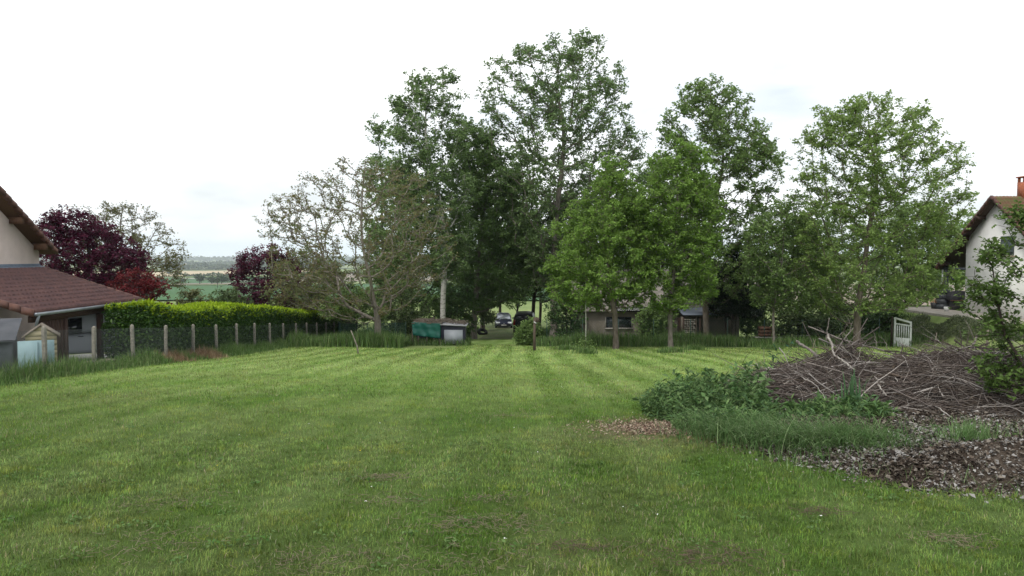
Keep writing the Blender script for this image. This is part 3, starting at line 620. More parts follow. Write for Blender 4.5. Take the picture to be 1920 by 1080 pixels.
weedy('undergrowth', 'shaded undergrowth beneath the poplars beside the track', X, Y, H, [(.05, .10, .03), (.07, .12, .035), (.10, .15, .045)], 6, .04)
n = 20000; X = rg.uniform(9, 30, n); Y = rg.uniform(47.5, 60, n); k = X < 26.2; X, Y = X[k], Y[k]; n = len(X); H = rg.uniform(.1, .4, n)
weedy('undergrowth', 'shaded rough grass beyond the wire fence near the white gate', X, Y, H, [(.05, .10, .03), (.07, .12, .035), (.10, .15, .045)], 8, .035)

# ------------------------------------------------------------------ fences
M['concrete'] = mat('concrete', (.27, .25, .21), (.15, .14, .115), 14, .95, bump=.6)
M['wire'] = mat('galvanised_wire', (.13, .15, .15), (.09, .10, .10), 20, .6, metal=.0)
M['green_wire'] = mat('green_wire', (.02, .06, .045), (.015, .045, .035), 20, .5)
M['green_mesh'] = mat('green_netting', (.012, .045, .035), (.02, .06, .045), 3, .8)
M['wood_old'] = mat('weathered_wood', (.22, .19, .15), (.12, .10, .08), 8, .9, bump=.5, stretch=(6, 6, 1))
M['wood_brown'] = mat('brown_wood', (.14, .075, .045), (.085, .045, .03), 8, .85, bump=.4, stretch=(6, 6, 1))
M['gate_wood'] = mat('worn_post_wood', (.11, .08, .06), (.06, .045, .035), 8, .9, bump=.5, stretch=(6, 6, 1))
M['wood_dark'] = mat('dark_stained_wood', (.055, .028, .02), (.035, .02, .015), 8, .7, bump=.3, stretch=(6, 6, 1))
def mesh_wires(b, A, B, hA, hB, h, pitch, rad):
    """diamond mesh between A and B, height h"""
    A, B = np.array(A, float), np.array(B, float); L = np.linalg.norm((B - A)[:2]); n = int(L / pitch); t = h / L
    for s in (1, -1):
        a0 = np.arange(-int(h / pitch) - 1, n + int(h / pitch) + 2) * pitch
        for a in a0:
            u0, z0, u1, z1 = a, 0., a + s * h, h
            if max(u0, u1) <= 0 or min(u0, u1) >= L: continue
            def clip(u0, z0, u1, z1):
                for lim, sg in ((0, 1), (L, -1)):
                    if sg * (u0 - lim) < 0: k = (lim - u0) / (u1 - u0); z0 += (z1 - z0) * k; u0 = lim
                    if sg * (u1 - lim) < 0: k = (lim - u1) / (u0 - u1); z1 += (z0 - z1) * k; u1 = lim
                return u0, z0, u1, z1
            u0, z0, u1, z1 = clip(u0, z0, u1, z1)
            p = A + (B - A) * u0 / L; q = A + (B - A) * u1 / L; p = p + [0, 0, z0]; q = q + [0, 0, z1]
            b.append((p, q))
def wires_obj(name, segs, rad, m, parent, org):
    A = np.array([s[0] for s in segs]) - org; B = np.array([s[1] for s in segs]) - org; r = np.full(len(A), rad)
    V, Fq = frusta(A, B, r, r, 3); return npmesh(name, V, [Fq], m, parent)
post_Y = [21.13 + 2.46 * k for k in range(-2, 15)]
fx = -13.0
root = tag(empty('chain_link_fence', (fx, 15, g(fx, 15))), 'galvanised chain link fence on grey concrete posts along the left edge of the lawn', 'fence')
org = np.array(root.location)
r1 = random.Random(4)
for k, Yp in enumerate(post_Y):
    z = g(fx, Yp); b = MB(); h = 1.42 + r1.uniform(-.03, .03)
    b.box((0, 0, h / 2 - .1), (.10, .10, h + .1), rz=r1.uniform(-.05, .05)); b.add([(-.05, -.05, h - .049), (.05, -.05, h - .049), (.05, .05, h - .049), (-.05, .05, h - .049), (0, 0, h + .0)], [(0, 1, 4), (1, 2, 4), (2, 3, 4), (3, 0, 4)])
    o = b.build('post', M['concrete'], root, bevel=.008); o.location = (0, Yp - 15, z - org[2]); o.rotation_euler = (r1.uniform(-.015, .015), r1.uniform(-.02, .02), 0)
segs = []
for k in range(len(post_Y) - 1):
    A = (fx + .07, post_Y[k], g(fx, post_Y[k]) + .05); B = (fx + .07, post_Y[k + 1], g(fx, post_Y[k + 1]) + .05)
    mesh_wires(segs, A, B, 1, 1, 1.22, .085 if k < 6 else .17, .0016)
    for hh in (.05, .62, 1.235): segs.append((np.array(A) + [0, 0, hh], np.array(B) + [0, 0, hh]))
wires_obj('wire_mesh', segs, .0017, M['wire'], root, org)
# green netting hung on the far half of the fence
def net_fence(name, label, pts, h, postm, wirem, posth=None, step=2.4, pitch=.22, rad=.004, postr=.022, net=None):
    root = tag(empty(name, (pts[0][0], pts[0][1], g(*pts[0]))), label, 'fence'); org = np.array(root.location); segs = []
    P = []
    for (a, b_) in zip(pts[:-1], pts[1:]):
        L = math.dist(a, b_); n = max(1, round(L / step))
        for i in range(n): P.append((a[0] + (b_[0] - a[0]) * i / n, a[1] + (b_[1] - a[1]) * i / n))
    P.append(pts[-1])
    for p in P:
        b = MB().tube([(0, 0, -.1), (0, 0, (posth or h) + .08)], postr, 6); o = b.build('post', postm, root, smooth=False); o.location = (p[0] - org[0], p[1] - org[1], g(*p) - org[2])
    for a, b_ in zip(P[:-1], P[1:]):
        A = (a[0], a[1], g(*a) + .04); B = (b_[0], b_[1], g(*b_) + .04); mesh_wires(segs, A, B, 1, 1, h - .05, pitch, rad)
        for hh in (0, h * .5, h - .05): segs.append((np.array(A) + [0, 0, hh], np.array(B) + [0, 0, hh]))
    wires_obj('wire_mesh', segs, rad, wirem, root, org); return root
net_fence('wire_fence', 'green wire fence on thin dark posts behind the walnut tree trunk', [(-13.0, 56.8), (-11.2, 49.6), (-7.4, 48.2), (-6.7, 48.0)], 1.35, M['green_wire'], M['green_mesh'], pitch=.10, rad=.012)
net_fence('wire_fence', 'dark green wire fence running behind the trees to the white gate', [(2.2, 48.0), (9, 48.3), (16, 48.2), (23.0, 47.6)], 1.55, M['green_wire'], M['green_wire'], pitch=.2, rad=.0032)
# weathered stakes right of the gate
G = 'old wooden stakes right of the white gate'
for k, (px, yb, h, lean, lab) in enumerate([(1752, 660, .95, .1, 'thin leaning stake nearest the white gate'), (1803, 655, 1.05, -.12, 'dark crooked stake between the gate and the thick grey post'), (1812, 655, .9, .15, 'dark stake paired with the crooked stake'), (1850, 668, 1.35, .02, 'thick pale weathered post at the foot of the bank')]):
    p = PG(px, yb); th = .11 if k == 3 else .045
    b = MB().tube([(0, 0, -.1), (lean * .2, 0, h * .5), (lean * h, 0, h)], [th * .55, th * .5, th * .42], 7)
    o = b.build('wooden_stake', M['wood_old'] if k in (0, 3) else M['bark_dark']); o.location = (p.x, p.y, g(p.x, p.y)); tag(o, lab, 'stake', G)
# gate post beside the track, with vine
p = PG(1002, 658); X, Y = p.x, p.y; z = g(X, Y)
root = tag(empty('gate_post', (X, Y, z)), 'brown wooden gate post at the right side of the track entrance', 'post')
MB().tube([(0, 0, -.1), (.0, 0, .8), (.02, 0, 1.68)], [.075, .07, .065], 7).build('post', M['gate_wood'], root)
MB().box((.03, -.10, 1.42), (.16, .03, .05), ry=.6).build('latch', mat('latch', (.5, .5, .48), rough=.4), root)
MB().box((.12, .02, 1.55), (.22, .06, .24), ry=.1).build('bracket', M['gate_wood'], root)
# white garden gate
p = PG(1692, 651); X, Y = p.x, p.y; z = g(X, Y); wm = mat('white_paint', (.72, .74, .72), (.62, .64, .62), 5, .5)
root = tag(empty('garden_gate', (X, Y, z), R(-42)), 'small white wooden gate with sloping top rail and vertical slats, standing ajar', 'gate')
gw, gh = .95, 1.72
b = MB()
for s in (-1, 1): b.box((s * (gw / 2 - .05), 0, gh / 2 - (.0 if s < 0 else .1)), (.10, .05, gh if s < 0 else gh - .2))
b.box((0, 0.002, .28), (gw - .2, .04, .52))
b.prism([(-gw / 2 + .1, gh - .12), (gw / 2 - .1, gh - .31), (gw / 2 - .1, gh - .20), (-gw / 2 + .1, gh - .01)], -.02, .02, 'y')
b.prism([(-gw / 2 + .1, gh - .42), (gw / 2 - .1, gh - .50), (gw / 2 - .1, gh - .42), (-gw / 2 + .1, gh - .34)], -.02, .02, 'y')
b.build('frame', wm, root, bevel=.006)
b = MB()
for i in range(6): b.box((-gw / 2 + .175 + i * .12, 0, .89), (.055, .026, .72))
b.build('slats', wm, root)
MB().tube([(-gw / 2 - .12, 0, -.1), (-gw / 2 - .12, 0, 1.75)], .06, 8).build('gate_post', M['bark_dark'], root)

# ------------------------------------------------------------------ tiles
M['tile'] = mat('clay_tile', (.135, .068, .060), (.08, .045, .045), 3.0, .8, bump=.35, bscale=18, detail=8, lo=.3, hi=.7)
M['tile_edge'] = mat('clay_verge_tile', (.13, .062, .046), (.085, .046, .04), 4, .75, bump=.3)
M['tile_old'] = mat('mossy_tile', (.16, .075, .05), (.12, .11, .045), 3.2, .9, bump=.4, detail=8)
M['render_pink'] = mat('pinkish_render', (.62, .53, .48), (.53, .45, .405), 1.6, .95, bump=.5, bscale=160)
M['render_white'] = mat('white_render', (.84, .83, .81), (.72, .71, .68), 1.1, .95, bump=.25, bscale=60)
M['render_grey'] = mat('grey_beige_render', (.22, .19, .16), (.155, .135, .11), 1.3, .95, bump=.4, bscale=30, detail=8)
M['zinc'] = mat('zinc', (.28, .30, .32), (.20, .22, .24), 3, .45, metal=.6)
M['lead'] = mat('lead_flashing', (.13, .17, .22), (.09, .12, .16), 6, .6)
def tile_roof(name, O, U, Vv, lu, lv, m, parent, org, pu=.21, course=.36, amp=.03, mask=None):
    """O origin at the eave, U along the eave, Vv up the slope"""
    O, U, Vv = [np.array(a, float) for a in (O, U, Vv)]; U /= np.linalg.norm(U); Vv /= np.linalg.norm(Vv); N = np.cross(U, Vv); N *= np.sign(N[2])
    nu = int(lu / pu * 6) + 1; us = np.linspace(0, lu, nu); rows = []; nc = int(round(lv / course)); cl = lv / nc
    for c in range(nc):
        for t, h in ((0.0, .06), (.99, .0)): rows.append(((c + t) * cl, h, c))
    V = []
    jit = np.random.default_rng(3).uniform(-.006, .006, (nc, int(lu / pu) + 2))
    for v, h, c in rows:
        ph = us / pu * 2 * np.pi; zz = amp * np.abs(np.sin(ph / 2)) ** .8 + h + jit[c, (us / pu).astype(int)]
        V.append(O + us[:, None] * U + v * Vv + zz[:, None] * N)
    # underside edge row at the eave
    V.insert(0, O + us[:, None] * U - .02 * N)
    V = np.concatenate(V); i = (np.arange(len(rows))[:, None] * nu + np.arange(nu - 1)[None]).ravel()
    return npmesh(name, V - org, np.stack([i, i + 1, i + 1 + nu, i + nu], 1), m, parent)

# ------------------------------------------------------------------ left house with carport
XW = -19.7; YC = 31.8
hz = g(XW, YC); root = tag(empty('house', (XW, YC, hz)), 'pinkish rendered house with brown tiled gable roof and tiled lean-to carport, left edge', 'house'); org = np.array(root.location)
zt = lambda rel: ZC + rel
eave_t = np.array([-19.2, 32.25, zt(.13)]); sl = R(34); YR = 27.4; 
zr = eave_t[2] + (eave_t[1] - YR) * math.tan(sl)
b = MB()   # gable wall facing the garden, with thickness, and the body behind it
top = lambda Y: eave_t[2] - .30 + (eave_t[1] - (Y if Y > YR else 2 * YR - Y)) * math.tan(sl)
b.prism([(YC, hz - .3), (YC, top(YC)), (YR, top(YR)), (2 * YR - YC, top(YC)), (2 * YR - YC, hz - .3)], XW - 8, XW, 'x')
b.v[-1] -= org; b.build('wall', M['render_pink'], root)
sloped = np.array([0, -math.cos(sl), math.sin(sl)]); ln = (eave_t[1] - YR) / math.cos(sl)
far = tile_roof('roof', (-28, eave_t[1], eave_t[2] + .0), (1, 0, 0), sloped, 8.8, ln, M['tile'], root, org)
near = tile_roof('roof', (-28, 2 * YR - eave_t[1], eave_t[2]), (1, 0, 0), sloped * [1, -1, 1], 8.8, ln, M['tile'], root, org)
b = MB()
for s in (1, -1):
    def Yr(t): return YR + s * (eave_t[1] - YR) * t
    b.prism([(Yr(1), eave_t[2] - .05), (Yr(0), zr - .05), (Yr(0), zr - .11), (Yr(1), eave_t[2] - .11)], -28, -19.24, 'x')
b.v = [v - org for v in b.v]; b.build('soffit', M['wood_brown'], root)
b = MB()   # verge: stepped cap tiles along the rake
for s in (1, -1):
    n = 15
    for i in range(n):
        t0, t1 = 1 - i / n, 1 - (i + 1.08) / n; Ya, Yb = YR + s * (eave_t[1] - YR) * t0, YR + s * (eave_t[1] - YR) * max(t1, 0)
        za, zb = eave_t[2] + (1 - t0) * (zr - eave_t[2]), eave_t[2] + (1 - max(t1, 0)) * (zr - eave_t[2])
        b.prism([(Ya, za - .10), (Ya, za + .10), (Yb, zb + .06), (Yb, zb - .13)], -19.30, -19.16, 'x')
b.v = [v - org for v in b.v]; b.build('verge', M['tile_edge'], root)
for Yp, dz in ((31.55, 0), (30.05, 0), (28.55, 0)):
    zz = eave_t[2] + (eave_t[1] - Yp) * math.tan(sl) - .26
    b = MB().box((-19.55, Yp, zz), (.62, .2, .26)); b.v = [v - org for v in b.v]; b.build('purlin', M['wood_brown'], root)
# lean-to carport roof
XG, YN, YF, ZG = -15.5, 24.7, 31.8, zt(-1.86); ZT = zt(-.50)
run = XG - XW; sdir = np.array([-run, 0, ZT - ZG]); lv = math.hypot(run, ZT - ZG)
tile_roof('carport_roof', (XG, YN, ZG), (0, 1, 0), sdir, YF - YN, lv, M['tile'], root, org, pu=.235, amp=.045, course=.37)
b = MB(); b.prism([(XG + .0, ZG - .06), (XW, ZT - .06), (XW, ZT - .14), (XG + .0, ZG - .14)], YN + .06, YF - .06, 'y'); b.v = [v - org for v in b.v]; b.build('carport_ceiling', M['wood_dark'], root)
for kv in (0, 1):
    b = MB()
    n = 11
    for i in range(n):
        t0, t1 = i / n, (i + 1.06) / n
        def q(t): t = min(t, 1); return (XG + (XW - XG) * t, ZG + (ZT - ZG) * t)
        (xa, za), (xb, zb) = q(t0), q(t1)
        for ya, yb in ((YN - .10, YN + .05), (YF - .05, YF + .08))[kv:kv + 1]: b.prism([(xa, za - .15), (xa, za + .09), (xb, zb + .06), (xb, zb - .17)], ya, yb, 'y')
    b.v = [v - org for v in b.v]; b.build('carport_verge', M['tile_edge'], root)
b = MB().box((XW + .02, (YN + YF) / 2, ZT + .06), (.05, YF - YN, .16)); b.box((XW + .12, (YN + YF) / 2, ZT + .035), (.26, YF - YN, .03), ry=math.atan2(ZT - ZG, run)); b.v = [v - org for v in b.v]; b.build('flashing', M['lead'], root)
b = MB(); prof_ = [(XG + .01, ZG + .0), (XG + .01, ZG - .10), (XG + .06, ZG - .13), (XG + .12, ZG - .10), (XG + .14, ZG + .01), (XG + .11, ZG - .0), (XG + .06, ZG - .09)]
b.prism([(XG + .01, ZG - .02), (XG + .01, ZG - .10), (XG + .05, ZG - .135), (XG + .10, ZG - .12), (XG + .14, ZG - .02)], YN - .05, YF + .1, 'y'); b.v = [v - org for v in b.v]; b.build('gutter', M['zinc'], root)
b = MB().box((XG - .25, (YN + YF) / 2, ZG - .25), (.14, YF - YN - .3, .22)); b.v = [v - org for v in b.v]; b.build('beam', M['wood_dark'], root)
for Yp in (25.4, 26.75, 29.05, 31.5):
    zz = g(XG - .25, Yp); b = MB().box((XG - .25, Yp, (zz + ZG - .36) / 2), (.17, .17, ZG - .36 - zz)); b.v = [v - org for v in b.v]; b.build('carport_post', M['wood_dark'], root)
b = MB()   # boarded side between the near posts
for i in range(7): b.box((XG - .25, 25.6 + i * .168, g(XG, 26) + 1.0), (.03 if i % 2 else .04, .16, 2.0))
b.v = [v - org for v in b.v]; b.build('boarding', M['wood_dark'], root)
b = MB().tube([(XG + .08, YN + .1, ZG - .1), (XG - .1, YN + .22, ZG - .45), (XG - .12, YN + .22, g(XG, YN))], .045, 8); b.v = [v - org for v in b.v]; b.build('downpipe', M['zinc'], root)
carfloor = MB(); 
o = grid('carport_floor', lin(XW + .02, XG + .3, 8), lin(YN, YF + 3, 12), mat('concrete_slab', (.34, .33, .31), (.26, .25, .23), 3, .9), .03)

# ------------------------------------------------------------------ vehicles
M['glass'] = mat('dark_glass', (.02, .025, .03), (.03, .035, .04), 2, .06, spec=.8)
M['rubber'] = mat('rubber', (.02, .02, .02), (.03, .03, .03), 12, .85)
M['rim'] = mat('wheel_rim', (.35, .36, .37), (.25, .26, .27), 9, .35, metal=.7)
M['trim'] = mat('black_trim', (.025, .025, .027), (.035, .035, .035), 9, .5)
def vehicle(name, label, cat, loc, rz, L, W, H, paint, kind='car', plate=True):
    """x forward; body from a lofted section, glazed cabin, wheels, lights"""
    root = tag(empty(name, loc, rz), label, cat)
    pm = mat(name + '_paint', paint, tuple(k * .92 for k in paint), .7, .38, metal=0, spec=.35)
    hl = L / 2
    if kind == 'car':
        st = [(-hl, .42, .72, .80), (-hl + .10, .30, .86, .94), (-hl + .6, .22, .96, 1), (-.6, .20, .95, 1), (.4, .20, .92, 1), (hl - .95, .22, .90, .99), (hl - .35, .24, .78, .93), (hl - .05, .30, .64, .80), (hl, .38, .55, .70)]
        cab = [(-hl + .12, .86, .90, .70), (-hl + .42, .90, H - .14, .72), (-hl + .95, .92, H, .76), (-.1, .93, H, .78), (.42, .90, H - .10, .74), (hl - .85, .88, .905, .80)]
    else:
        st = [(-hl, .34, .98, .96), (-hl + .08, .26, 1.04, .99), (-hl + 1., .24, 1.06, 1), (0, .24, 1.06, 1), (hl - 1.0, .24, 1.04, .99), (hl - .35, .26, .92, .94), (hl - .06, .34, .76, .84), (hl, .42, .62, .74)]
        cab = [(-hl + .01, .98, 1.02, .93), (-hl + .06, 1.0, H - .08, .90), (-hl + .35, 1.02, H, .88), (hl - 1.75, 1.03, H, .88), (hl - 1.45, 1.02, H - .10, .86), (hl - .55, .98, 1.0, .86)]
    def loft(sec, nm, m, low):
        V = []
        for (x, a, b_, k) in sec:
            hw = W / 2 * k; s = (b_ - a)
            pr = [(-hw * .93, a), (-hw, a + s * .25), (-hw, a + s * .7), (-hw * .93, b_ - .02), (-hw * .6, b_ + .02), (hw * .6, b_ + .02), (hw * .93, b_ - .02), (hw, a + s * .7), (hw, a + s * .25), (hw * .93, a)] if low else \
                 [(-hw * 1.16, a), (-hw * 1.08, a + s * .4), (-hw * .98, b_ - s * .16), (-hw * .84, b_ - .015), (-hw * .4, b_ + .01), (hw * .4, b_ + .01), (hw * .84, b_ - .015), (hw * .98, b_ - s * .16), (hw * 1.08, a + s * .4), (hw * 1.16, a)]
            V += [(x, y, z) for y, z in pr]
        n = 10; Fc = [(i * n + k, i * n + (k + 1) % n, (i + 1) * n + (k + 1) % n, (i + 1) * n + k) for i in range(len(sec) - 1) for k in range(n)] + [tuple(range(n)), tuple((len(sec) - 1) * n + k for k in range(n))[::-1]]
        o = MB().add(V, Fc).build(nm, m, root, smooth=True); s_ = o.modifiers.new('s', 'SUBSURF'); s_.levels = s_.render_levels = 2; return o
    loft(st, 'body', pm, True); loft(cab, 'cabin', pm, False)
    zb = .95 if kind == 'car' else 1.08
    # windscreen and side windows a few mm proud of the cabin
    def pane(nm, pts, m=M['glass']):
        b = MB(); n = len(pts); P = np.array(pts, float); c = np.cross(P[1] - P[0], P[2] - P[0]); c /= np.linalg.norm(c); b.add(np.concatenate([P, P + c * .012]), [tuple(range(n))[::-1], tuple(range(n, 2 * n))] + [(i, (i + 1) % n, n + (i + 1) % n, n + i) for i in range(n)]); return b.build(nm, m, root)
    hw = W / 2
    wg = mat(name + '_windscreen_sky', (.30, .33, .36), (.55, .58, .62), 1.2, .05, spec=1, metal=.3)  # pale tones painted in for the bright sky reflected on the glass
    if kind == 'car':
        pane('windscreen', [(hl - .93, -hw * .80, .97), (hl - .93, hw * .80, .97), (.47, hw * .66, H - .10), (.47, -hw * .66, H - .10)][::-1], wg)
    else:
        pane('windscreen', [(hl - .62, -hw * .84, 1.1), (hl - .62, hw * .84, 1.1), (hl - 1.38, hw * .76, H - .14), (hl - 1.38, -hw * .76, H - .14)][::-1], wg)
        pane('rear_window', [(-hl + .02, -hw * .72, 1.2), (-hl + .02, -hw * .05, 1.2), (-hl + .045, -hw * .05, H - .3), (-hl + .045, -hw * .70, H - .3)][::-1])
        pane('rear_window', [(-hl + .02, hw * .05, 1.2), (-hl + .02, hw * .72, 1.2), (-hl + .045, hw * .70, H - .3), (-hl + .045, hw * .05, H - .3)][::-1])
    for s in (1, -1):
        if kind == 'car':
            pts = [(-.1, s * hw * .905, .99), (.80, s * hw * .905, .97), (.36, s * hw * .78, H - .16), (-.1, s * hw * .80, H - .10)]
            pts2 = [(-1.3, s * hw * .86, 1.0), (-.2, s * hw * .905, .99), (-.2, s * hw * .80, H - .10), (-1.05, s * hw * .76, H - .16)]
        else:
            pts = [(hl - 2.0, s * hw * 1.0, 1.12), (hl - 1.02, s * hw * .985, 1.10), (hl - 1.35, s * hw * .90, 1.55), (hl - 1.62, s * hw * .875, H - .22), (hl - 2.0, s * hw * .875, H - .20)]; pts2 = None
        for q in (pts, pts2):
            if q: pane('side_window', q if s < 0 else q[::-1])
        m_ = MB().box((hl - 1.25 if kind != 'car' else .72, s * (hw + .08), 1.05 if kind == 'car' else 1.22), (.10, .18, .13 if kind == 'car' else .24)).build('mirror', pm, root, bevel=.03)
        MB().box((hl - 1.95 if kind != 'car' else -.05, s * (hw + .004), .82 if kind == 'car' else .98), (.2, .03, .035)).build('door_handle', M['trim'], root, bevel=.008)
        hl_b = MB().box((hl - .16, s * hw * .66, .66 if kind == 'car' else .82), (.26, hw * .42, .17), rz=s * -.35, ry=.35)
        hl_b.build('headlight', mat(name + '_lamp', (.7, .72, .75), (.5, .52, .55), 8, .1, spec=1), root, bevel=.04)
        MB().box((-hl + .03, s * hw * .88, .85 if kind == 'car' else 1.15), (.06, .16, .3 if kind == 'car' else .5)).build('tail_light', mat(name + '_tail', (.25, .01, .01), rough=.2), root, bevel=.02)
        for xw in (-hl + .75, hl - .82):
            t = MB().tube([(xw, s * (hw - .19), .31), (xw, s * (hw - .17), .31), (xw, s * (hw - .02), .31), (xw, s * (hw + .0), .31)], [.27, .31, .31, .27], 24).build('wheel', M['rubber'], root, smooth=False)
            MB().tube([(xw, s * (hw - .0), .31), (xw, s * (hw + .008), .31)], [.19, .17], 10).build('rim', M['rim'], t)
    MB().box((hl - .01, 0, .42), (.06, W * .62, .18)).build('grille', M['trim'], root, bevel=.02)
    MB().box((hl + .006, 0, .62), (.04, .14, .09)).build('badge', M['rim'], root, bevel=.02)
    MB().box((-hl + .0, 0, .42), (.08, W * .86, .2)).build('bumper', M['trim'] if kind == 'van' else pm, root, bevel=.04)
    if plate: MB().box((hl + .03, 0, .44), (.015, .5, .11)).build('license_plate', mat('plate', (.6, .6, .58), rough=.4), root)
    return root
X, Y = PX(944, 78), 78
vehicle('parked_car', 'dark blue hatchback facing the camera at the far end of the grass track', 'car', (X, Y, g(X, Y)), R(-88), 4.1, 1.76, 1.50, (.010, .013, .035))
X, Y = PX(983, 64.5), 64.5
vehicle('parked_van', 'black van seen from behind, parked beside the brown gate post', 'van', (X + .1, Y + 2, g(X, Y) + .03), R(86), 4.6, 1.82, 1.95, (.008, .008, .010), 'van')
X, Y = -17.2, 28.6
vehicle('parked_van', 'silver grey van with rounded front side window under the carport', 'van', (-16.75, 30.1, g(-16.8, 30.1) + .05), R(207), 4.4, 1.8, 1.9, (.36, .39, .43), 'van')

# ------------------------------------------------------------------ things along the left fence
p = (-14.55, 23.5); z = g(*p)
root = tag(empty('kennel', (p[0], p[1], z), R(30)), 'small pale wooden kennel with pointed plank gable behind the fence', 'kennel')
pw = mat('pale_planks', (.34, .30, .19), (.24, .21, .13), 5, .85, stretch=(1, 1, 8), bump=.3)
b = MB()
for i in range(9):
    z0, z1 = .1 + i * .15, .1 + i * .15 + .143
    def hwz(q): return .41 if q < 1.17 else .41 * max(0, 1 - (q - 1.17) / .30)
    if hwz(z0) <= 0.02: continue
    b.prism([(-hwz(z0), z0), (hwz(z0), z0), (hwz(z1), z1), (-hwz(z1), z1)], -.43 - .012 * (i % 2), -.39, 'y')
b.box((0, 0, .62), (.8, .77, 1.08)); b.build('wall', pw, root)
b = MB()
for s in (-1, 1): b.prism([(0, 1.50), (s * .50, 1.13), (s * .50, 1.09), (0, 1.46)] if s > 0 else [(0, 1.46), (s * .50, 1.09), (s * .50, 1.13), (0, 1.50)], -.47, .42, 'y')
b.build('roof', M['wood_old'], root)
# corrugated covered lean-to shelter left of it
p = (-15.35, 22.6); z = g(*p); gm = mat('grey_sheet', (.085, .09, .10), (.06, .065, .075), 2, .6); 
root = tag(empty('shed', (p[0], p[1], z), R(26)), 'low grey shed with ribbed grey sheet roof at the left edge', 'shed')
MB().box((-.75, .45, .5), (2.3, 1.3, 1.0)).build('wall', mat('grey_boards', (.10, .11, .12), (.07, .08, .085), 4, .8), root)
b = MB(); rows = []
for j in range(12):
    t = j / 12
    for i in (0, 1): rows.append((-.35 + 1.7 * (t + i * .078), 1.02 + .56 * (t + i * .078) - (.028 * i)))
V = [(x, y, z_) for (y, z_) in rows for x in (-2.0, .52)]
b.add(V, [(2 * k, 2 * k + 1, 2 * k + 3, 2 * k + 2) for k in range(len(rows) - 1)]); b.box((-.74, .5, 1.25), (2.5, 1.78, .03), rx=.318); b.build('roof', gm, root)
# blue board leaning and grey tarp
p = (-13.38, 21.35); z = g(*p); o = MB().box((0, 0, .52), (.88, .03, .98), rx=-.08).box((0.02, -.03, .52), (.045, .04, .9), rx=-.08).build('board', mat('pale_blue_board', (.24, .35, .37), (.19, .28, .30), 3, .7, detail=7))
o.location = (*p, z); o.rotation_euler = (0, 0, R(28)); tag(o, 'pale blue panel board standing upright against the wire fence', 'board')
def sheet(name, A, B, C_, D, m, nu=24, nv=14, amp=.03, seed=2, th=.006):
    A, B, C_, D = [np.array(a, float) for a in (A, B, C_, D)]; V = []
    N = np.cross(B - A, D - A); N /= np.linalg.norm(N)
    for i in range(nv):
        for j in range(nu):
            u, v = j / (nu - 1), i / (nv - 1); P = A * (1 - u) * (1 - v) + B * u * (1 - v) + C_ * u * v + D * (1 - u) * v
            V.append(P + N * amp * (mnoise.noise(Vector((u * 4 + seed, v * 3, seed))) * 1.6 + .5 * math.sin(u * 21 + v * 5)))
    i = (np.arange(nv - 1)[:, None] * nu + np.arange(nu - 1)[None]).ravel()
    o = npmesh(name, V, np.stack([i, i + 1, i + 1 + nu, i + nu], 1), m, smooth=True); s = o.modifiers.new('s', 'SOLIDIFY'); s.thickness = th; return o
q0, q1 = (-13.15, 17.3), (-13.75, 19.7)
o = sheet('tarp', (q0[0], q0[1], g(*q0) + .02), (q1[0], q1[1], g(*q1) + .02), (q1[0] - .2, q1[1], g(*q1) + 1.35), (q0[0] - .1, q0[1], g(*q0) + .95), mat('grey_netting', (.12, .14, .15), (.08, .10, .11), 3, .8), amp=.05)
tag(o, 'dull grey tarp hanging on the fence at the left edge', 'tarp')
G = 'logs and stones at the foot of the carport post'
for k, (dx, dy, lab) in enumerate(((0, 0, 'lighter cut log lying flat at the foot of the carport post'), (.25, .5, 'smaller dark log behind the lighter cut log'))):
    b = MB().tube([(-.32, 0, .12), (0, .03, .13), (.3, 0, .12)], [.09, .10, .085], 9); o = b.build('log', M['wood_old'] if k == 0 else M['bark_brown'], smooth=False); o.location = (-14.1 + dx, 25.6 + dy, g(-14.1, 25.6)); tag(o, lab, 'log', G)

# ------------------------------------------------------------------ tarp shelter beside the pale poplar
Y = 46.0; X = PX(822, Y); z = g(X, Y); k_ = Y / F
root = tag(empty('animal_shelter', (X, Y, z)), 'low shelter with green tarp front, dark frame, white panel and twigs piled on its roof', 'shelter')
def lx(px): return (px - 822) * k_
b = MB()
for a in (773, 784, 800, 813, 824): b.box((lx(a), .02, .55), (.07, .07, 1.1 if a < 820 else 1.25), ry=.03 * (a % 3 - 1))
b.build('posts', M['wood_old'], root)
dk = mat('dark_frame', (.02, .022, .04), (.03, .03, .05), 3, .6)
b = MB().box((lx(849), .9, .6), (lx(872) - lx(827), 1.6, 1.15)); b.box((lx(774) * .5 + lx(826) * .5, 1.6, .6), (lx(826) - lx(774), .05, 1.1)); b.build('box', dk, root, bevel=.01)
MB().box((lx(850), .08, .50), (1.12, .03, .86)).build('panel', mat('white_panel', (.40, .42, .46), (.34, .36, .40), 1.5, .5), root)
b = MB().box((lx(850), .85, 1.22), (lx(874) - lx(824), 1.9, .05), ry=.05); b.build('roof', mat('pale_board_edge', (.42, .42, .44), rough=.6), root)
b = MB().box((lx(800), .85, 1.34), (lx(828) - lx(772), 1.8, .05)); b.build('roof', M['wood_old'], root)
t = sheet('tarp', (lx(774), -.08, .62), (lx(826), -.10, .42), (lx(826), -.06, 1.33), (lx(772), -.05, 1.42), mat('green_tarp', (.008, .085, .065), (.015, .12, .09), 2, .45), amp=.045); t.parent = root
rg = np.random.default_rng(2); n = 420
A = np.stack([rg.uniform(lx(776), lx(872), n), rg.uniform(0, 1.7, n), 1.30 + rg.uniform(0, .12, n)], 1); an = rg.uniform(0, 6.28, n); L = rg.uniform(.15, .4, n)
A[:, 2] += .09 - .16 * sst(lx(826), lx(872), A[:, 0]); B = A + np.stack([np.cos(an) * L, np.sin(an) * L, rg.uniform(-.05, .08, n)], 1); B[:, 0] = np.clip(B[:, 0], lx(770), lx(876))
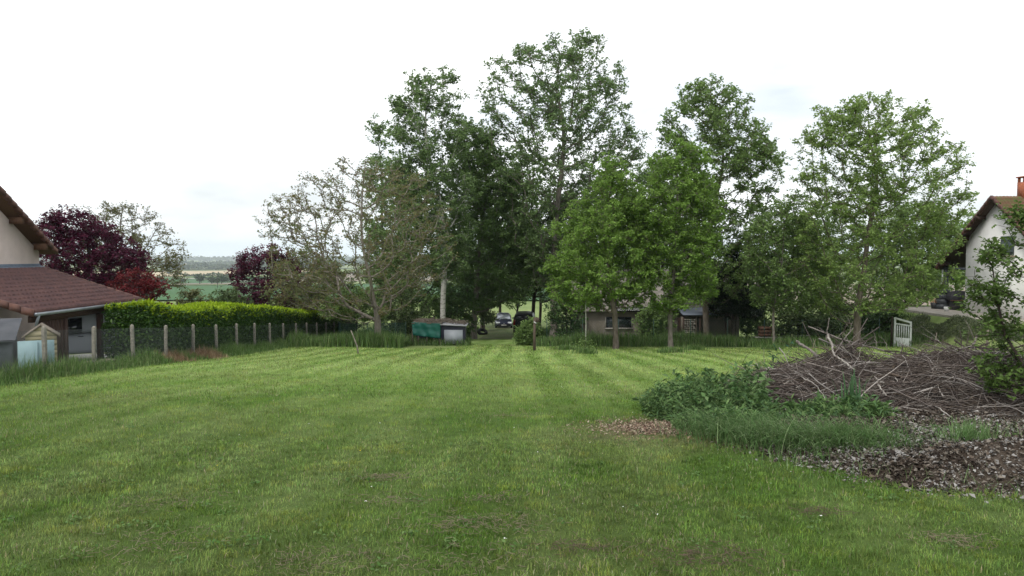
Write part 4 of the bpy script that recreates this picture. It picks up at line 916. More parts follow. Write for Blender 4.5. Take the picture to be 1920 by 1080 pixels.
V, Fq = frusta(A, B, np.full(n, .014), np.full(n, .008), 4); o = npmesh('twigs', V, [Fq], mat('dry_twig', (.22, .18, .14), (.12, .10, .08), 9, .9), root); tag(o, kind='stuff')
# leaning dead stake in the weeds and the thin white pole
p = PG(672, 664); o = MB().tube([(0, 0, -.05), (-.05, 0, .35), (-.2, 0, .75), (-.34, .02, 1.1)], [.04, .036, .03, .018], 7).build('dead_branch', M['bark_walnut']); o.location = (p.x, p.y, g(p.x, p.y)); tag(o, 'pale dead branch sticking up out of the weeds left of the walnut trunk', 'branch')
p = PG(905, 626); o = None
root = MB().tube([(math.cos(a) * .26, math.sin(a) * .26, .12) for a in np.linspace(0, 2 * math.pi, 20)], .11, 8, cap=False).build('tyre', M['rubber'], smooth=True); X = PX(904, 66); root.location = (X, 66, g(X, 66) + .1); root.rotation_euler = (.5, .2, 0); root.scale = (1.3, 1.3, 1.3); tag(root, 'old black tyre lying in the shade left of the track', 'tyre')
X, Y = PX(1098, 40), 40
root = tag(empty('sapling', (X, Y, g(X, Y))), 'very thin whitish bare sapling stem with a leafy tuft at its foot', 'tree')
MB().tube([(0, 0, -.05), (.02, 0, 1.5), (-.03, 0, 3), (.03, .02, 4.6)], [.035, .028, .02, .01], 6).build('trunk', mat('pale_stem', (.42, .42, .36), (.3, .3, .25), 6, .8), root)
rg = np.random.default_rng(6); P = rg.normal(size=(500, 3)) * [.22, .22, .18] + [0, 0, .25]; V, Fq = leaves(P[P[:, 2] > 0], .12, rg, .3); npmesh('foliage', V, Fq, M['lime'], root, fattr=rg.uniform(0, 1, len(Fq)))
P = rg.normal(size=(260, 3)) * [.35, .35, .8] + [0, 0, 4.2]; V, Fq = leaves(P, .13, rg, .3); npmesh('foliage', V, Fq, M['ash'], root, fattr=rg.uniform(0, 1, len(Fq)))

# tufts round the tree feet on the lawn
G = 'grass tufts left unmown on the lawn'
for k, (px, yb, lab, cc) in enumerate([(1099, 664, 'unmown tuft under the thin white sapling', 0), (1258, 662, 'grass tuft at the foot of the slim trunk right of the shop sign', 1), (1302, 657, 'wide low grass tuft between the sign trees', 1), (1447, 656, 'dark grass tuft under the double stemmed tree', 1), (1063, 657, 'small grass tuft left of the thin white sapling', 1)]):
    p = PG(px, yb); rg = np.random.default_rng(300 + k); n = 420; X = p.x + rg.normal(0, .28, n); Y = p.y + rg.normal(0, .22, n)
    P = np.stack([X, Y, gz(X, Y)], 1) - [p.x, p.y, g(p.x, p.y)]; H = rg.uniform(.12, .42, n)
    V, Fq, c = blades(P, H, np.full(n, .028), rg.uniform(.1, .8, n), rg.uniform(0, 6.28, n), rg, np.array(GC)[rg.integers(0, 4, n)], 2)
    o = npmesh('grass_tuft', V, Fq, M['grass'], fcol=c); o.location = (p.x, p.y, g(p.x, p.y)); tag(o, lab, 'grass tuft', G)

# ------------------------------------------------------------------ low building with the shop sign
Yb = 53.0; xa, xb = PX(1085, Yb), PX(1386, Yb); xm = (xa + xb) / 2; z0 = min(g(xa, Yb), g(xb, Yb)); k_ = Yb / F
root = tag(empty('low_building', (xm, Yb, z0)), 'low beige building with a shop sign and wide dark window behind the trees', 'building')
def bx_(px): return PX(px, Yb) - xm
def bz(py, Y=Yb): return PT(1200, py, Y).z - z0
ze = bz(577)
zrg = bz(508, Yb + 4.0)
b = MB(); b.prism([(0, -.4), (0, ze), (4.0, zrg - .12), (8, ze), (8, -.4)], bx_(1085), bx_(1386), 'x'); b.build('wall', M['render_grey'], root)
rm = mat('grey_fibre_roof', (.26, .235, .205), (.17, .155, .135), 2.5, .95, bump=.3, detail=8)
b = MB(); s_ = (zrg - ze) / 4.0
for sgn in (0, 1):
    q = [(-.45, ze - .45 * s_ + .03), (4.0, zrg + .03), (4.0, zrg + .10), (-.45, ze - .45 * s_ + .12)]
    if sgn: q = [(8 - a, c) for a, c in q][::-1]
    b.prism(q, bx_(1075), bx_(1394), 'x')
b.build('roof', rm, root)
wz0, wz1 = bz(614), bz(594)
fr = MB().box(((bx_(1136) + bx_(1184)) / 2, -.05, wz0 - .06), (bx_(1186) - bx_(1134), .22, .09)); fr.box((bx_(1184.5), -.02, (wz0 + wz1) / 2), (.06, .08, wz1 - wz0)); fr.box((bx_(1135.5), -.02, (wz0 + wz1) / 2), (.06, .08, wz1 - wz0)); wo = fr.build('window', mat('window_frame', (.3, .28, .25), rough=.7), root)
MB().box(((bx_(1136) + bx_(1184)) / 2, -.012, (wz0 + wz1) / 2), (bx_(1184) - bx_(1136), .03, wz1 - wz0)).build('pane', M['glass'], wo)
sz = bz(580, Yb - .5); sx0, sx1 = bx_(1150), bx_(1216)
sg = MB().box(((sx0 + sx1) / 2, -.50, sz), (sx1 - sx0, .04, .34)).build('sign', mat('sign_board', (.02, .02, .022), (.03, .03, .03), 5, .6), root)
cu = bpy.data.curves.new('lettering', 'FONT'); cu.body = 'BOULANGERIE - PAT'; cu.size = .27; cu.extrude = .004; cu.align_x = 'CENTER'; cu.align_y = 'CENTER'
to = bpy.data.objects.new('lettering', cu); C.objects.link(to); bpy.context.view_layer.update()
me = bpy.data.meshes.new_from_object(to); bpy.data.objects.remove(to); to = bpy.data.objects.new('lettering', me); C.objects.link(to); me.materials.clear(); me.materials.append(mat('white_letters', (.6, .6, .6), rough=.6))
wdt = max(v.co.x for v in me.vertices) - min(v.co.x for v in me.vertices); to.scale = ((sx1 - sx0) * .86 / wdt, 1, 1); to.parent = sg; to.location = ((sx0 + sx1) / 2 + .06, -.527, sz); to.rotation_euler = (R(90), 0, 0)
# sheltered porch with firewood
pz = bz(590, Yb - 2); 
b = MB(); b.prism([(-2.4, pz - .02), (0.0, pz + .32), (0.0, pz + .38), (-2.4, pz + .04)], bx_(1266), bx_(1346), 'x'); b.build('porch_roof', mat('blue_grey_sheet', (.13, .15, .19), (.10, .12, .15), 2, .5), root)
for px in (1268, 1298, 1344): MB().box((bx_(px), -2.2, (pz - .1) / 2 - .1), (.1, .1, pz + .0)).build('porch_post', M['wood_dark'], root)
MB().box(((bx_(1268) + bx_(1283)) / 2, -1.2, .8), (.5, 1.9, 1.9)).build('porch_partition', M['wood_dark'], root)
MB().box((bx_(1212), -.04, 1.0), (.9, .06, 2.0)).build('door', M['wood_dark'], root)
# stacked split logs (one stack, a hundred small ends)
Xs = PX(1291, Yb - 1.9); zs = g(Xs, Yb - 1.9)
rs = tag(empty('firewood_stack', (Xs, Yb - 1.9, zs)), 'tall stack of split grey firewood under the porch roof', 'firewood')
lm = mat('split_log', (.27, .25, .21), (.13, .115, .095), 16, .9, bump=.4); rr = random.Random(5)
for i in range(11):
    for j in range(5):
        r_ = rr.uniform(.055, .075); o = MB().tube([(-.30 + j * .15 + rr.uniform(-.02, .02), -.35 + rr.uniform(-.05, .05), .1 + i * .145 + rr.uniform(-.015, .015)), (-.30 + j * .15, .35, .1 + i * .145)], r_, rr.choice([5, 6, 7])).build('log', lm, rs)
for s in (-1, 1): MB().box((s * .44, 0, .85), (.05, .6, 1.75)).build('frame', M['wood_old'], rs)
# garden clutter behind the wire fence
p = (PX(1434, 49.5), 49.5); z = g(*p)
root = tag(empty('crate_stack', (*p, z)), 'stack of reddish brown slatted wooden crates on a plank table behind the wire fence', 'crates')
for i in range(3):
    b = MB()
    for s in (-1, 1):
        for kx in (0, 1): b.box((s * .36 if kx else 0, 0 if kx else s * .26, .62 + i * .22), ((.03, .5, .18) if kx else (.72, .03, .18)))
    b.box((0, 0, .54 + i * .22), (.7, .5, .02)); o = b.build('crate', M['wood_brown'], root); o.rotation_euler = (0, 0, .08 * (i - 1))
MB().box((.35, 0, .46), (2.0, .7, .05)).build('table_top', mat('grey_planks', (.28, .27, .25), rough=.8), root)
for sx_ in (-.5, 1.2):
    for sy_ in (-.25, .25): MB().box((sx_, sy_, .2), (.06, .06, .46)).build('leg', M['wood_old'], root)
p = (PX(1513, 54), 54); z = g(*p); root = tag(empty('lean_to', (*p, z)), 'small dark open shelter with pale roof edge far behind the wire fence', 'shelter')
MB().box((.25, 0, 1.62), (1.9, 1.5, .05), ry=.05).build('roof', mat('pinkish_sheet', (.42, .36, .33), rough=.7), root); MB().box((.3, .6, .8), (1.6, .06, 1.5)).build('back_wall', M['wood_dark'], root)
for sx_ in (-.55, 1.05): MB().box((sx_, -.6, .8), (.08, .08, 1.58)).build('post', M['wood_dark'], root)
p = (PX(1505, 50), 50); z = g(*p); root = tag(empty('plank_bench', (*p, z)), 'low pale plank bench behind the wire fence', 'bench'); MB().box((0, 0, .55), (1.3, .3, .05)).build('seat', mat('pale_plank', (.42, .41, .38), rough=.8), root)
for s in (-1, 1): MB().box((s * .5, 0, .26), (.06, .28, .53)).build('leg', M['wood_old'], root)

# ------------------------------------------------------------------ right house
XH = 29.5; YH = 49.6; zh = -2.15
root = tag(empty('house', (XH, YH, zh)), 'white rendered house with steep tiled gable, grey shutters and open porch, right edge', 'house'); org = np.array(root.location)
YRd = 46.4; zrd = ZC + 3.55; s2 = R(37); yE = 52.3; zE = zrd - (yE - YRd) * math.tan(s2)
Yn = 2 * YRd - yE
b = MB()
tp = lambda Y: zrd - .22 - abs(Y - YRd) * math.tan(s2)
b.prism([(YH, zh - 1.2), (YH, tp(YH)), (YRd, tp(YRd)), (Yn + .5, tp(Yn + .5)), (Yn + .5, zh - 1.2)], XH, XH + 8, 'x'); b.v = [v - org for v in b.v]; b.build('wall', M['render_white'], root)
lv = (yE - YRd) / math.cos(s2)
tile_roof('roof', (XH - .45, Yn, zE), (1, 0, 0), (0, math.cos(s2), math.sin(s2)), 8.8, lv, M['tile_old'], root, org)
tile_roof('roof', (XH - .45, yE, zE), (1, 0, 0), (0, -math.cos(s2), math.sin(s2)), 8.8, lv, M['tile_old'], root, org)
b = MB()
for s in (1, -1):
    n = 18
    for i in range(n):
        t0, t1 = i / n, min(1, (i + 1.08) / n); ya, yb = YRd + s * (yE - YRd) * (1 - t0), YRd + s * (yE - YRd) * (1 - t1); za, zb = zE + (zrd - zE) * t0, zE + (zrd - zE) * t1
        b.prism([(ya, za - .14), (ya, za + .09), (yb, zb + .05), (yb, zb - .17)], XH - .52, XH - .38, 'x')
b.v = [v - org for v in b.v]; b.build('verge', mat('dark_verge', (.12, .055, .042), (.07, .04, .035), 4, .8), root)
b = MB()
for s in (1, -1):
    b.prism([(YRd + s * (yE - YRd), zE - .05), (YRd, zrd - .05), (YRd, zrd - .13), (YRd + s * (yE - YRd), zE - .13)], XH - .37, XH + 7.9, 'x')
b.v = [v - org for v in b.v]; b.build('soffit', M['wood_dark'], root)
for Yp in (51.6, 49.4, 47.7):
    b = MB().box((XH - .25, Yp, zrd - (Yp - YRd) * math.tan(s2) - .25), (.6, .18, .22)); b.v = [v - org for v in b.v]; b.build('purlin', M['wood_dark'], root)
b = MB().box((XH + 1.6, YRd, zrd + .35), (.62, .62, 1.0)); b.box((XH + 1.6, YRd, zrd + 1.16), (.74, .74, .07)); 
for s in (-1, 1):
    for s_2 in (-1, 1): b.box((XH + 1.6 + s * .24, YRd + s_2 * .24, zrd + .99), (.12, .12, .28))
b.v = [v - org for v in b.v]
bm = mat('orange_brick', (.42, .14, .07), (.30, .10, .06), 9, .9, bump=.4); b.build('chimney', bm, root)
zs0, zs1 = ZC - .02, ZC + 1.12
for i, (ya, yb) in enumerate(((44.85, 45.44), (45.46, 46.05))):
    b = MB().box((XH - .03, (ya + yb) / 2, (zs0 + zs1) / 2), (.04, yb - ya, zs1 - zs0))
    for q in (.2, .8): b.box((XH - .06, (ya + yb) / 2, zs0 + (zs1 - zs0) * q), (.02, yb - ya - .08, .09))
    b.v = [v - org for v in b.v]; b.build('shutter', mat('grey_shutter', (.10, .125, .135), (.08, .10, .11), 4, .6), root)
b = MB().box((XH - .06, 45.45, zs0 - .06), (.16, 1.4, .07)); b.v = [v - org for v in b.v]; b.build('window_sill', mat('clay_sill', (.42, .33, .25), rough=.8), root)
pst = mat('dark_grey_post', (.035, .042, .05), (.05, .055, .065), 5, .6)
b = MB().box((XH, 51.8, (zh + zE) / 2 + .02), (.2, .2, zE - zh - .05)); b.v = [v - org for v in b.v]; b.build('porch_post', pst, root)
b = MB().box((XH, 51.35, zE - .35), (.12, .12, 1.15), rx=-.75 - R(90) * 0); b.box((XH + .02, 50.9, zE - .02), (.14, 2.6, .16)); b.v = [v - org for v in b.v]; b.build('brace', pst, root)
b = MB().tube([(XH - .14, 52.0, zE - .1), (XH - .14, 52.0, zh + 1.9), (XH - .2, 52.3, zh + 1.55), (XH - .3, 52.5, zh + 1.45)], .05, 8); b.v = [v - org for v in b.v]; b.build('downpipe', mat('white_pipe', (.6, .62, .62), rough=.4), root)
# terrace slab and steps
st = mat('terrace_stone', (.36, .33, .29), (.26, .24, .21), 4, .9, bump=.3)
b = MB().prism([(26.7, 43.0), (29.49, 42.6), (29.49, 53.2), (33, 53.2), (33, 54), (26.5, 54)], -2.35, -2.07, 'z'); o = b.build('terrace', st, bevel=.02); tag(o, 'pale stone terrace slab in front of the white house', 'terrace')
G = 'stone steps down from the terrace'
for i in range(4):
    o = MB().box((0, 0, 0), (1.6 - .1 * i, .42, .16), rz=.12 * (i % 2)).build('stone_step', st, bevel=.03); o.location = (27.6 - .12 * i, 42.3 - i * .5, -2.22 - .2 * i - .02)
    tag(o, ['uppermost stone step against the terrace slab', 'second stone step below the terrace', 'third stone step below the terrace', 'lowest stone step on the grass bank'][i], 'step', G)
# barrel of stacked rings, covered barbecue, pots
X, Y = PX(1766, 51.8), 51.8; zt_ = -2.07
root = tag(empty('rain_barrel', (X, Y, zt_)), 'black ribbed water barrel fed by a white downpipe beside the porch post', 'barrel')
pts = []; rad = []
for i in range(4):
    for q, r_ in ((.02, .40), (.06, .46), (.28, .46), (.32, .40)): pts.append((0, 0, i * .34 + q)); rad.append(r_)
MB().tube(pts, rad, 18).build('body', mat('black_plastic', (.03, .035, .04), (.045, .05, .055), 4, .5), root); MB().tube([(0, 0, 1.34), (0, 0, 1.42)], [.34, .25], 16).build('lid', M['trim'], root)
X, Y = PX(1796, 51.0), 51.0
root = tag(empty('barbecue', (X, Y, zt_)), 'barbecue under a black cover on the porch of the white house', 'barbecue')
b = MB(); V = []
for (zz, hx, hy) in ((.62, .62, .34), (.66, .70, .38), (.95, .68, .36), (1.12, .55, .30), (1.26, .32, .18)): V += [(hx * a, hy * c, zz) for a, c in ((-1, -1), (1, -1), (1, 1), (-1, 1))]
b.add(V, [(i * 4 + k, i * 4 + (k + 1) % 4, i * 4 + 4 + (k + 1) % 4, i * 4 + 4 + k) for i in range(4) for k in range(4)] + [(3, 2, 1, 0), (16, 17, 18, 19)]); b.build('cover', mat('black_cover', (.02, .02, .024), (.03, .03, .034), 4, .5), root, bevel=.03)
MB().box((0, -.42, .64), (1.5, .16, .03)).build('side_shelf', M['wood_brown'], root); MB().box((0, 0, .31), (1.1, .6, .60)).build('cabinet', M['trim'], root)
X, Y = PX(1751, 52), 52
root = tag(empty('flower_pot', (X, Y, zt_)), 'dark pot of orange flowers at the end of the terrace', 'flower pot'); MB().tube([(0, 0, 0), (0, 0, .42)], [.18, .26], 14).build('pot', M['trim'], root)
rg = np.random.default_rng(8); P = rg.normal(size=(260, 3)) * [.16, .16, .09] + [0, 0, .52]; V, Fq = leaves(P, .07, rg, .5); npmesh('flowers', V, Fq, leafmat('orange_petal', [(.55, .20, .02), (.7, .30, .03), (.06, .12, .03)], .3), root, fattr=rg.uniform(0, 1, len(P)))
X, Y = PX(1774, 49.5), 49.5
root = MB().tube([(0, 0, 0), (0, 0, .3)], [.13, .17], 14).build('bucket', mat('white_plastic', (.62, .62, .6), rough=.4)); root.location = (X, Y, zt_); tag(root, 'small white bucket on the terrace in front of the black barrel', 'bucket')
# heather like shrubs on the bank
G = 'low grey green shrubs covering the bank below the terrace'
hm = leafmat('heather', [(.07, .10, .045), (.12, .155, .075), (.20, .21, .13)], .2)
for k, (x, y, rx_, ry_, h, lab) in enumerate([(24.3, 45.5, 1.1, 1.4, .9, 'grey green shrub right behind the white gate'), (25.3, 44.0, 1.2, 1.3, .8, 'wide grey green shrub in the middle of the bank'), (25.6, 41.8, 1.0, 1.1, .7, 'grey green shrub at the near end of the bank'), (24.9, 47.6, 1.1, 1.2, .9, 'dark shrub at the far top of the bank'), (26.3, 40.2, .9, .8, .45, 'small pale shrub below the stone steps')]):
    rg = np.random.default_rng(60 + k); n = 4200; a = rg.uniform(0, 6.28, n); q = rg.uniform(0, 1, n) ** .5; X = x + rx_ * q * np.cos(a); Y = y + ry_ * q * np.sin(a); H = h * np.sqrt(1 - q ** 2 * .95) * (.35 + 1.1 * vnoise(X, Y, 2.6, k)) * rg.uniform(.1, 1.15, n) ** .5
    P = np.stack([X, Y, gz(X, Y) + H * .6], 1) - [x, y, g(x, y)]; V, Fq = leaves(P, .10, rg, .2, .4, -.8); o = npmesh('bank_shrub', V, Fq, hm, fattr=rg.uniform(0, 1, n)); o.location = (x, y, g(x, y)); tag(o, lab, 'shrub', G)

# ------------------------------------------------------------------ planting bed: mulch, litter, brush pile
def bed_h(X, Y):
    """brush pile surface above the ground"""
    def ga(x, y, sx_, sy_, h, rot=0):
        c, s = math.cos(rot), math.sin(rot); u = (X - x) * c + (Y - y) * s; v = -(X - x) * s + (Y - y) * c
        return h * np.exp(-((u / sx_) ** 2 + (v / sy_) ** 2) ** 1.25)
    return np.maximum.reduce([ga(5.95, 13.6, .6, .9, 1.02), ga(5.7, 13.6, 1.9, 1.6, .74, -.3), ga(7.6, 12.6, 2.4, 1.9, .92, -.45), ga(9.2, 10.9, 2.2, 1.7, .86, -.5), ga(4.6, 14.0, 1.3, 1.0, .34)])
ed = lambda X, Y: in_mulch(X, Y)
xs = np.arange(2.2, 12.2, .12); ys = np.arange(6.0, 17, .12)
def bump_h(X, Y): return (-.022 + .075 * sst(0, .5, edge_d(X, Y)) * (in_mulch(X, Y))) * 1. + sst(.05, .7, edge_d(X, Y)) * (.08 * (fbm(X, Y, 1.7, 3) - .4) + .035 * vnoise(X, Y, 6, 4) + .16 * np.exp(-(((X - 5.1) / .9) ** 2 + ((Y - 7.6) / .35) ** 2)))
o = grid('mulch_bed', xs, ys, M['soil'], .03, mask=ed)
V = np.array([v.co for v in o.data.vertices]); V[:, 2] += bump_h(V[:, 0], V[:, 1]); o.data.vertices.foreach_set('co', V.astype(np.float32).ravel())
bedz = lambda X, Y: gz(X, Y) + .03 + bump_h(X, Y)
rg = np.random.default_rng(33); n = 190000; X = rg.uniform(2.4, 9.5, n); Y = rg.uniform(6.2, 13.5, n)
k = in_mulch(X + rg.normal(0, .16, n), Y + rg.normal(0, .16, n)) & (rg.uniform(0, 1, n) < .45 + .55 * sst(.35, .6, fbm(X, Y, 1.3, 9))); X, Y = X[k], Y[k]; n = len(X)
pale = sst(.46, .62, fbm(X, Y, .9, 14)); pal = np.array([(.055, .040, .030), (.095, .074, .056), (.155, .135, .11), (.27, .26, .245), (.035, .026, .02)])
ci = np.where(rg.uniform(0, 1, n) < pale * .75, rg.integers(2, 4, n), rg.choice([0, 1, 4, 2], n)); col = pal[ci] * rg.uniform(.7, 1.25, (n, 1))
P = np.stack([X, Y, bedz(X, Y) + rg.uniform(.0, .03, n)], 1); V, Fq = leaves(P, rg.choice([.022, .034, .048, .066], n, p=[.35, .35, .2, .1]), rg, 1.0, .6, 0, .2)
o = npmesh('leaf_litter', V, Fq, M['litter'], fcol=col); tag(o, 'brown and grey dead leaf litter covering the planting bed', 'leaf litter', kind='stuff')
# tan litter patch left of the weeds
n = 5200; a = rg.uniform(0, 6.28, n); q = rg.normal(0, .5, n); X = 2.2 + q * np.cos(a) * 1.15; Y = 11.15 + q * np.sin(a) * 1.1
P = np.stack([X, Y, gz(X, Y) + rg.uniform(.02, .05, n)], 1); V, Fq = leaves(P, .05, rg, 1.2, .4, 0, .12)
o = npmesh('leaf_litter', V, Fq, M['litter'], fcol=np.array([(.26, .19, .13), (.15, .09, .07), (.34, .28, .21)])[rg.integers(0, 3, n)] * rg.uniform(.7, 1.2, (n, 1))); tag(o, 'small patch of tan dead leaves on the lawn left of the weeds', 'leaf litter', kind='stuff')
# straw clumps of cut grass on the lawn
n0 = 0; segs = []; cl = []
for (px, yy, r_, dens) in [(890, 990, .22, 260), (1085, 1035, .12, 90), (725, 900, .14, 130), (740, 945, .16, 110), (600, 1062, .2, 150), (950, 783, .25, 110), (870, 1060, .25, 150), (1790, 1022, .12, 130), (1325, 1052, .2, 200), (915, 942, .12, 80), (1045, 715, .35, 60), (1120, 745, .4, 60), (300, 950, .25, 100), (290, 1025, .22, 120), (1540, 968, .1, 70)]:
    c = PG(px, yy); dk_ = px in (1325, 1085, 1540)
    for i in range(int(dens * 1.5)):
        x, y = c.x + rg.normal(0, r_ * 1.2), c.y + rg.normal(0, r_ * .8); z = g(x, y) + rg.uniform(.015, .06); an = rg.uniform(0, 6.28); L = rg.uniform(.02, .075)
        segs.append(((x, y, z), (x + L * math.cos(an), y + L * math.sin(an), z + rg.normal(0, .012)))); cl.append(np.array((.14, .10, .075) if dk_ else (.22, .19, .125)) * rg.uniform(.6, 1.2))
A = np.array([s[0] for s in segs]); B = np.array([s[1] for s in segs]); V, Fq = frusta(A, B, np.full(len(A), .0022), np.full(len(A), .0014), 3)
o = npmesh('dry_clippings', V, [Fq], M['litter'], fcol=np.repeat(np.array(cl), 3, 0)); tag(o, 'scattered clumps of dry straw coloured grass clippings on the lawn', 'clippings', kind='stuff')
n = 230; Y = rg.uniform(4.6, 15, n); X = rg.uniform(-.7, .6, n) * Y; k = in_lawn(X, Y) & ~in_mulch(X, Y); X, Y = X[k], Y[k]; n = len(X); rs = rg.uniform(.02, .07, n)
P = np.stack([X, Y, gz(X, Y) + .028], 1).repeat(16, 0) + np.stack([rg.normal(0, 1, n * 16) * rs.repeat(16), rg.normal(0, 1, n * 16) * rs.repeat(16), rg.uniform(0, .022, n * 16)], 1)
V, Fq = leaves(P, .034, rg, 1.1, .62, .1, .1); o = npmesh('lawn_weeds', V, Fq, M['grass'], fcol=np.array([(.07, .15, .03), (.09, .17, .045), (.12, .19, .06)])[rg.integers(0, 3, n * 16)] * rg.uniform(.7, 1.2, (n * 16, 1))); tag(o, 'small broad leaved weeds and clover rosettes in the lawn', 'weeds', kind='stuff')
# daisies: a sprinkle of tiny white flowers
n = 170; Y = rg.uniform(5, 42, n); X = rg.uniform(-.45, .5, n) * Y; k = in_lawn(X, Y) & ~in_mulch(X, Y); X, Y = X[k], Y[k]; n = len(X)
P = np.stack([X, Y, gz(X, Y) + .06], 1); V, Fq = leaves(np.repeat(P, 2, 0), .015, rg, 2.5, 1., 0, .05); V = V.reshape(-1, 3); 
yl = rg.uniform(0, 1, n) < .12; col = np.where(yl[:, None], (.7, .5, .02), (.75, .75, .72)); o = npmesh('daisies', V, Fq, M['litter'], fcol=np.repeat(col, 2, 0)); tag(o, 'tiny white daisies and yellow flowers dotted over the lawn', 'flowers', kind='stuff')

def curved_sticks(P, az, el, L, r, rg, nseg=5, wob=.12):
    """returns arrays of segment ends for bent sticks starting at P"""
    n = len(P); A = []; B = []; ra = []; rb = []; cur = P.copy(); a = az.copy(); e = el.copy()
    for s in range(nseg):
        a = a + rg.normal(0, wob * 1.6, n); e = e + rg.normal(0, wob, n) - .02
        d = np.stack([np.cos(a) * np.cos(e), np.sin(a) * np.cos(e), np.sin(e)], 1) * (L / nseg)[:, None]; nx = cur + d
        A.append(cur); B.append(nx); ra.append(r * (1 - .75 * s / nseg)); rb.append(r * (1 - .75 * (s + 1) / nseg)); cur = nx
    return [np.concatenate(q) for q in (A, B, ra, rb)]
def pile():
    rg = np.random.default_rng(44); N = 13000; X = rg.uniform(3.2, 12.5, N * 6); Y = rg.uniform(8.0, 16.5, N * 6); h = bed_h(X, Y); k = (h > .07) & (rg.uniform(0, 1, len(h)) < np.clip(h * 2.2, .3, 1)) & in_view(X, Y, .12)
    X, Y, h = X[k][:N], Y[k][:N], h[k][:N]; n = len(X)
    fz = 1 - np.abs(rg.normal(0, .12, n)); P = np.stack([X, Y, gz(X, Y) + h * fz + .03], 1)
    e = .05; gx = (bed_h(X + e, Y) - bed_h(X - e, Y)) / (2 * e); gy = (bed_h(X, Y + e) - bed_h(X, Y - e)) / (2 * e)
    az = np.where(rg.uniform(0, 1, n) < .6, rg.normal(-.35, .5, n) + np.pi * rg.integers(0, 2, n), rg.uniform(0, 6.28, n))
    el = np.arctan(gx * np.cos(az) + gy * np.sin(az)) + rg.normal(0, .13, n)
    L = rg.gamma(2.6, .17, n) + .18; r = np.clip(rg.gamma(1.5, .0022, n) + .0022, .0024, .022)
    P -= np.stack([np.cos(az) * L / 2, np.sin(az) * L / 2, np.sin(el) * L / 2], 1)
    A, B, ra, rb = curved_sticks(P, az, el, L, r, rg); V, Fq = frusta(A, B, ra, rb, 4)
    pal = np.array([(.105, .085, .072), (.06, .048, .041), (.17, .148, .13), (.034, .027, .023), (.34, .31, .28), (.12, .092, .068)]); c = pal[rg.choice(6, n, p=[.24, .25, .18, .16, .10, .07])] * rg.uniform(.7, 1.25, (n, 1))
    o = npmesh('brush_pile', V, [Fq], M['stick'], fcol=np.repeat(np.tile(c, (5, 1)), 4, 0)); tag(o, 'heap of tangled cut twigs and branches on the planting bed', 'brush pile', kind='stuff')
    n = 1500; X = rg.uniform(4.2, 12, n); Y = rg.uniform(8.5, 15.5, n); h = bed_h(X, Y); k = (h > .15) & in_view(X, Y, .1); X, Y, h = X[k], Y[k], h[k]; n = len(X)
    P = np.stack([X, Y, gz(X, Y) + h + rg.uniform(-.03, .12, n)], 1); az = np.where(rg.uniform(0, 1, n) < .5, rg.normal(-.4, .4, n) + np.pi * rg.integers(0, 2, n), rg.uniform(0, 6.28, n))
    gx = (bed_h(X + e, Y) - bed_h(X - e, Y)) / (2 * e); gy = (bed_h(X, Y + e) - bed_h(X, Y - e)) / (2 * e); el = np.arctan(gx * np.cos(az) + gy * np.sin(az)) + rg.normal(0, .22, n)
    L = rg.uniform(.5, 1.5, n); P -= np.stack([np.cos(az) * L / 2, np.sin(az) * L / 2, np.sin(el) * L / 2], 1)
    A, B, ra, rb = curved_sticks(P, az, el, L, rg.uniform(.0045, .013, n), rg, 6, .12); V, Fq = frusta(A, B, ra, rb, 5)
    m = rg.integers(0, len(A), 1500); A2, B2, ra2, rb2 = curved_sticks(B[m], rg.uniform(0, 6.28, 1500), rg.uniform(-.3, .9, 1500), rg.uniform(.08, .35, 1500), np.full(1500, .0042), rg, 3, .2); V2, F2 = frusta(A2, B2, ra2, rb2, 3)
    c = np.array([(.13, .11, .10), (.07, .055, .048), (.26, .24, .22), (.40, .37, .34)])[rg.choice(4, n, p=[.44, .40, .12, .04])] * rg.uniform(.7, 1.2, (n, 1))
    o = npmesh('loose_sticks', np.concatenate([V, V2]), [np.concatenate([F1_ for F1_ in (Fq,)]), F2 + len(V)], M['stick'], fcol=np.concatenate([np.repeat(np.tile(c, (6, 1)), 5, 0), np.tile([(.09, .072, .062)], (len(F2), 1))])); tag(o, 'longer grey and pale sticks strewn over the heap of twigs', 'sticks', kind='stuff')
    # dark fill mesh added under the sticks to block the view through
    xs = np.arange(3., 12.6, .15); ys = np.arange(7.6, 17, .15); Xg, Yg = np.meshgrid(xs, ys); hh = bed_h(Xg, Yg); Z = gz(Xg, Yg) + hh * .72 + .05 * (vnoise(Xg, Yg, 5, 2) - .5) - .06
    V = np.stack([Xg, Yg, Z], -1).reshape(-1, 3); nx = len(xs); i = (np.arange(len(ys) - 1)[:, None] * nx + np.arange(nx - 1)[None]).ravel(); Fq = np.stack([i, i + 1, i + 1 + nx, i + nx], 1); Fq = Fq[hh.ravel()[Fq].min(1) > .1]
    o = npmesh('brush_fill', V, Fq, mat('dark_pile_fill', (.045, .034, .028), (.085, .065, .052), 25, .95, bump=.9), smooth=True); tag(o, 'dark fill mesh added inside the twig heap to block the view through', 'brush pile', kind='stuff')
    # thin upright twigs bristling along the back
    n = 420; X = rg.uniform(5.0, 11.5, n); Y = 13.6 - (X - 6.0) * .62 + rg.normal(.5, .8, n); h = bed_h(X, Y); P = np.stack([X, Y, gz(X, Y) + h * .85], 1)
    L = rg.uniform(.25, .85, n); A, B, ra, rb = curved_sticks(P, rg.uniform(0, 6.28, n), rg.uniform(.1, 1.1, n), L, rg.uniform(.0035, .0075, n), rg, 5, .16)
    # side twigs
    m = rg.integers(0, len(A), 900); A2, B2, ra2, rb2 = curved_sticks(B[m], rg.uniform(0, 6.28, 900), rg.uniform(-.2, 1.0, 900), rg.uniform(.06, .25, 900), np.full(900, .0032), rg, 3, .2)
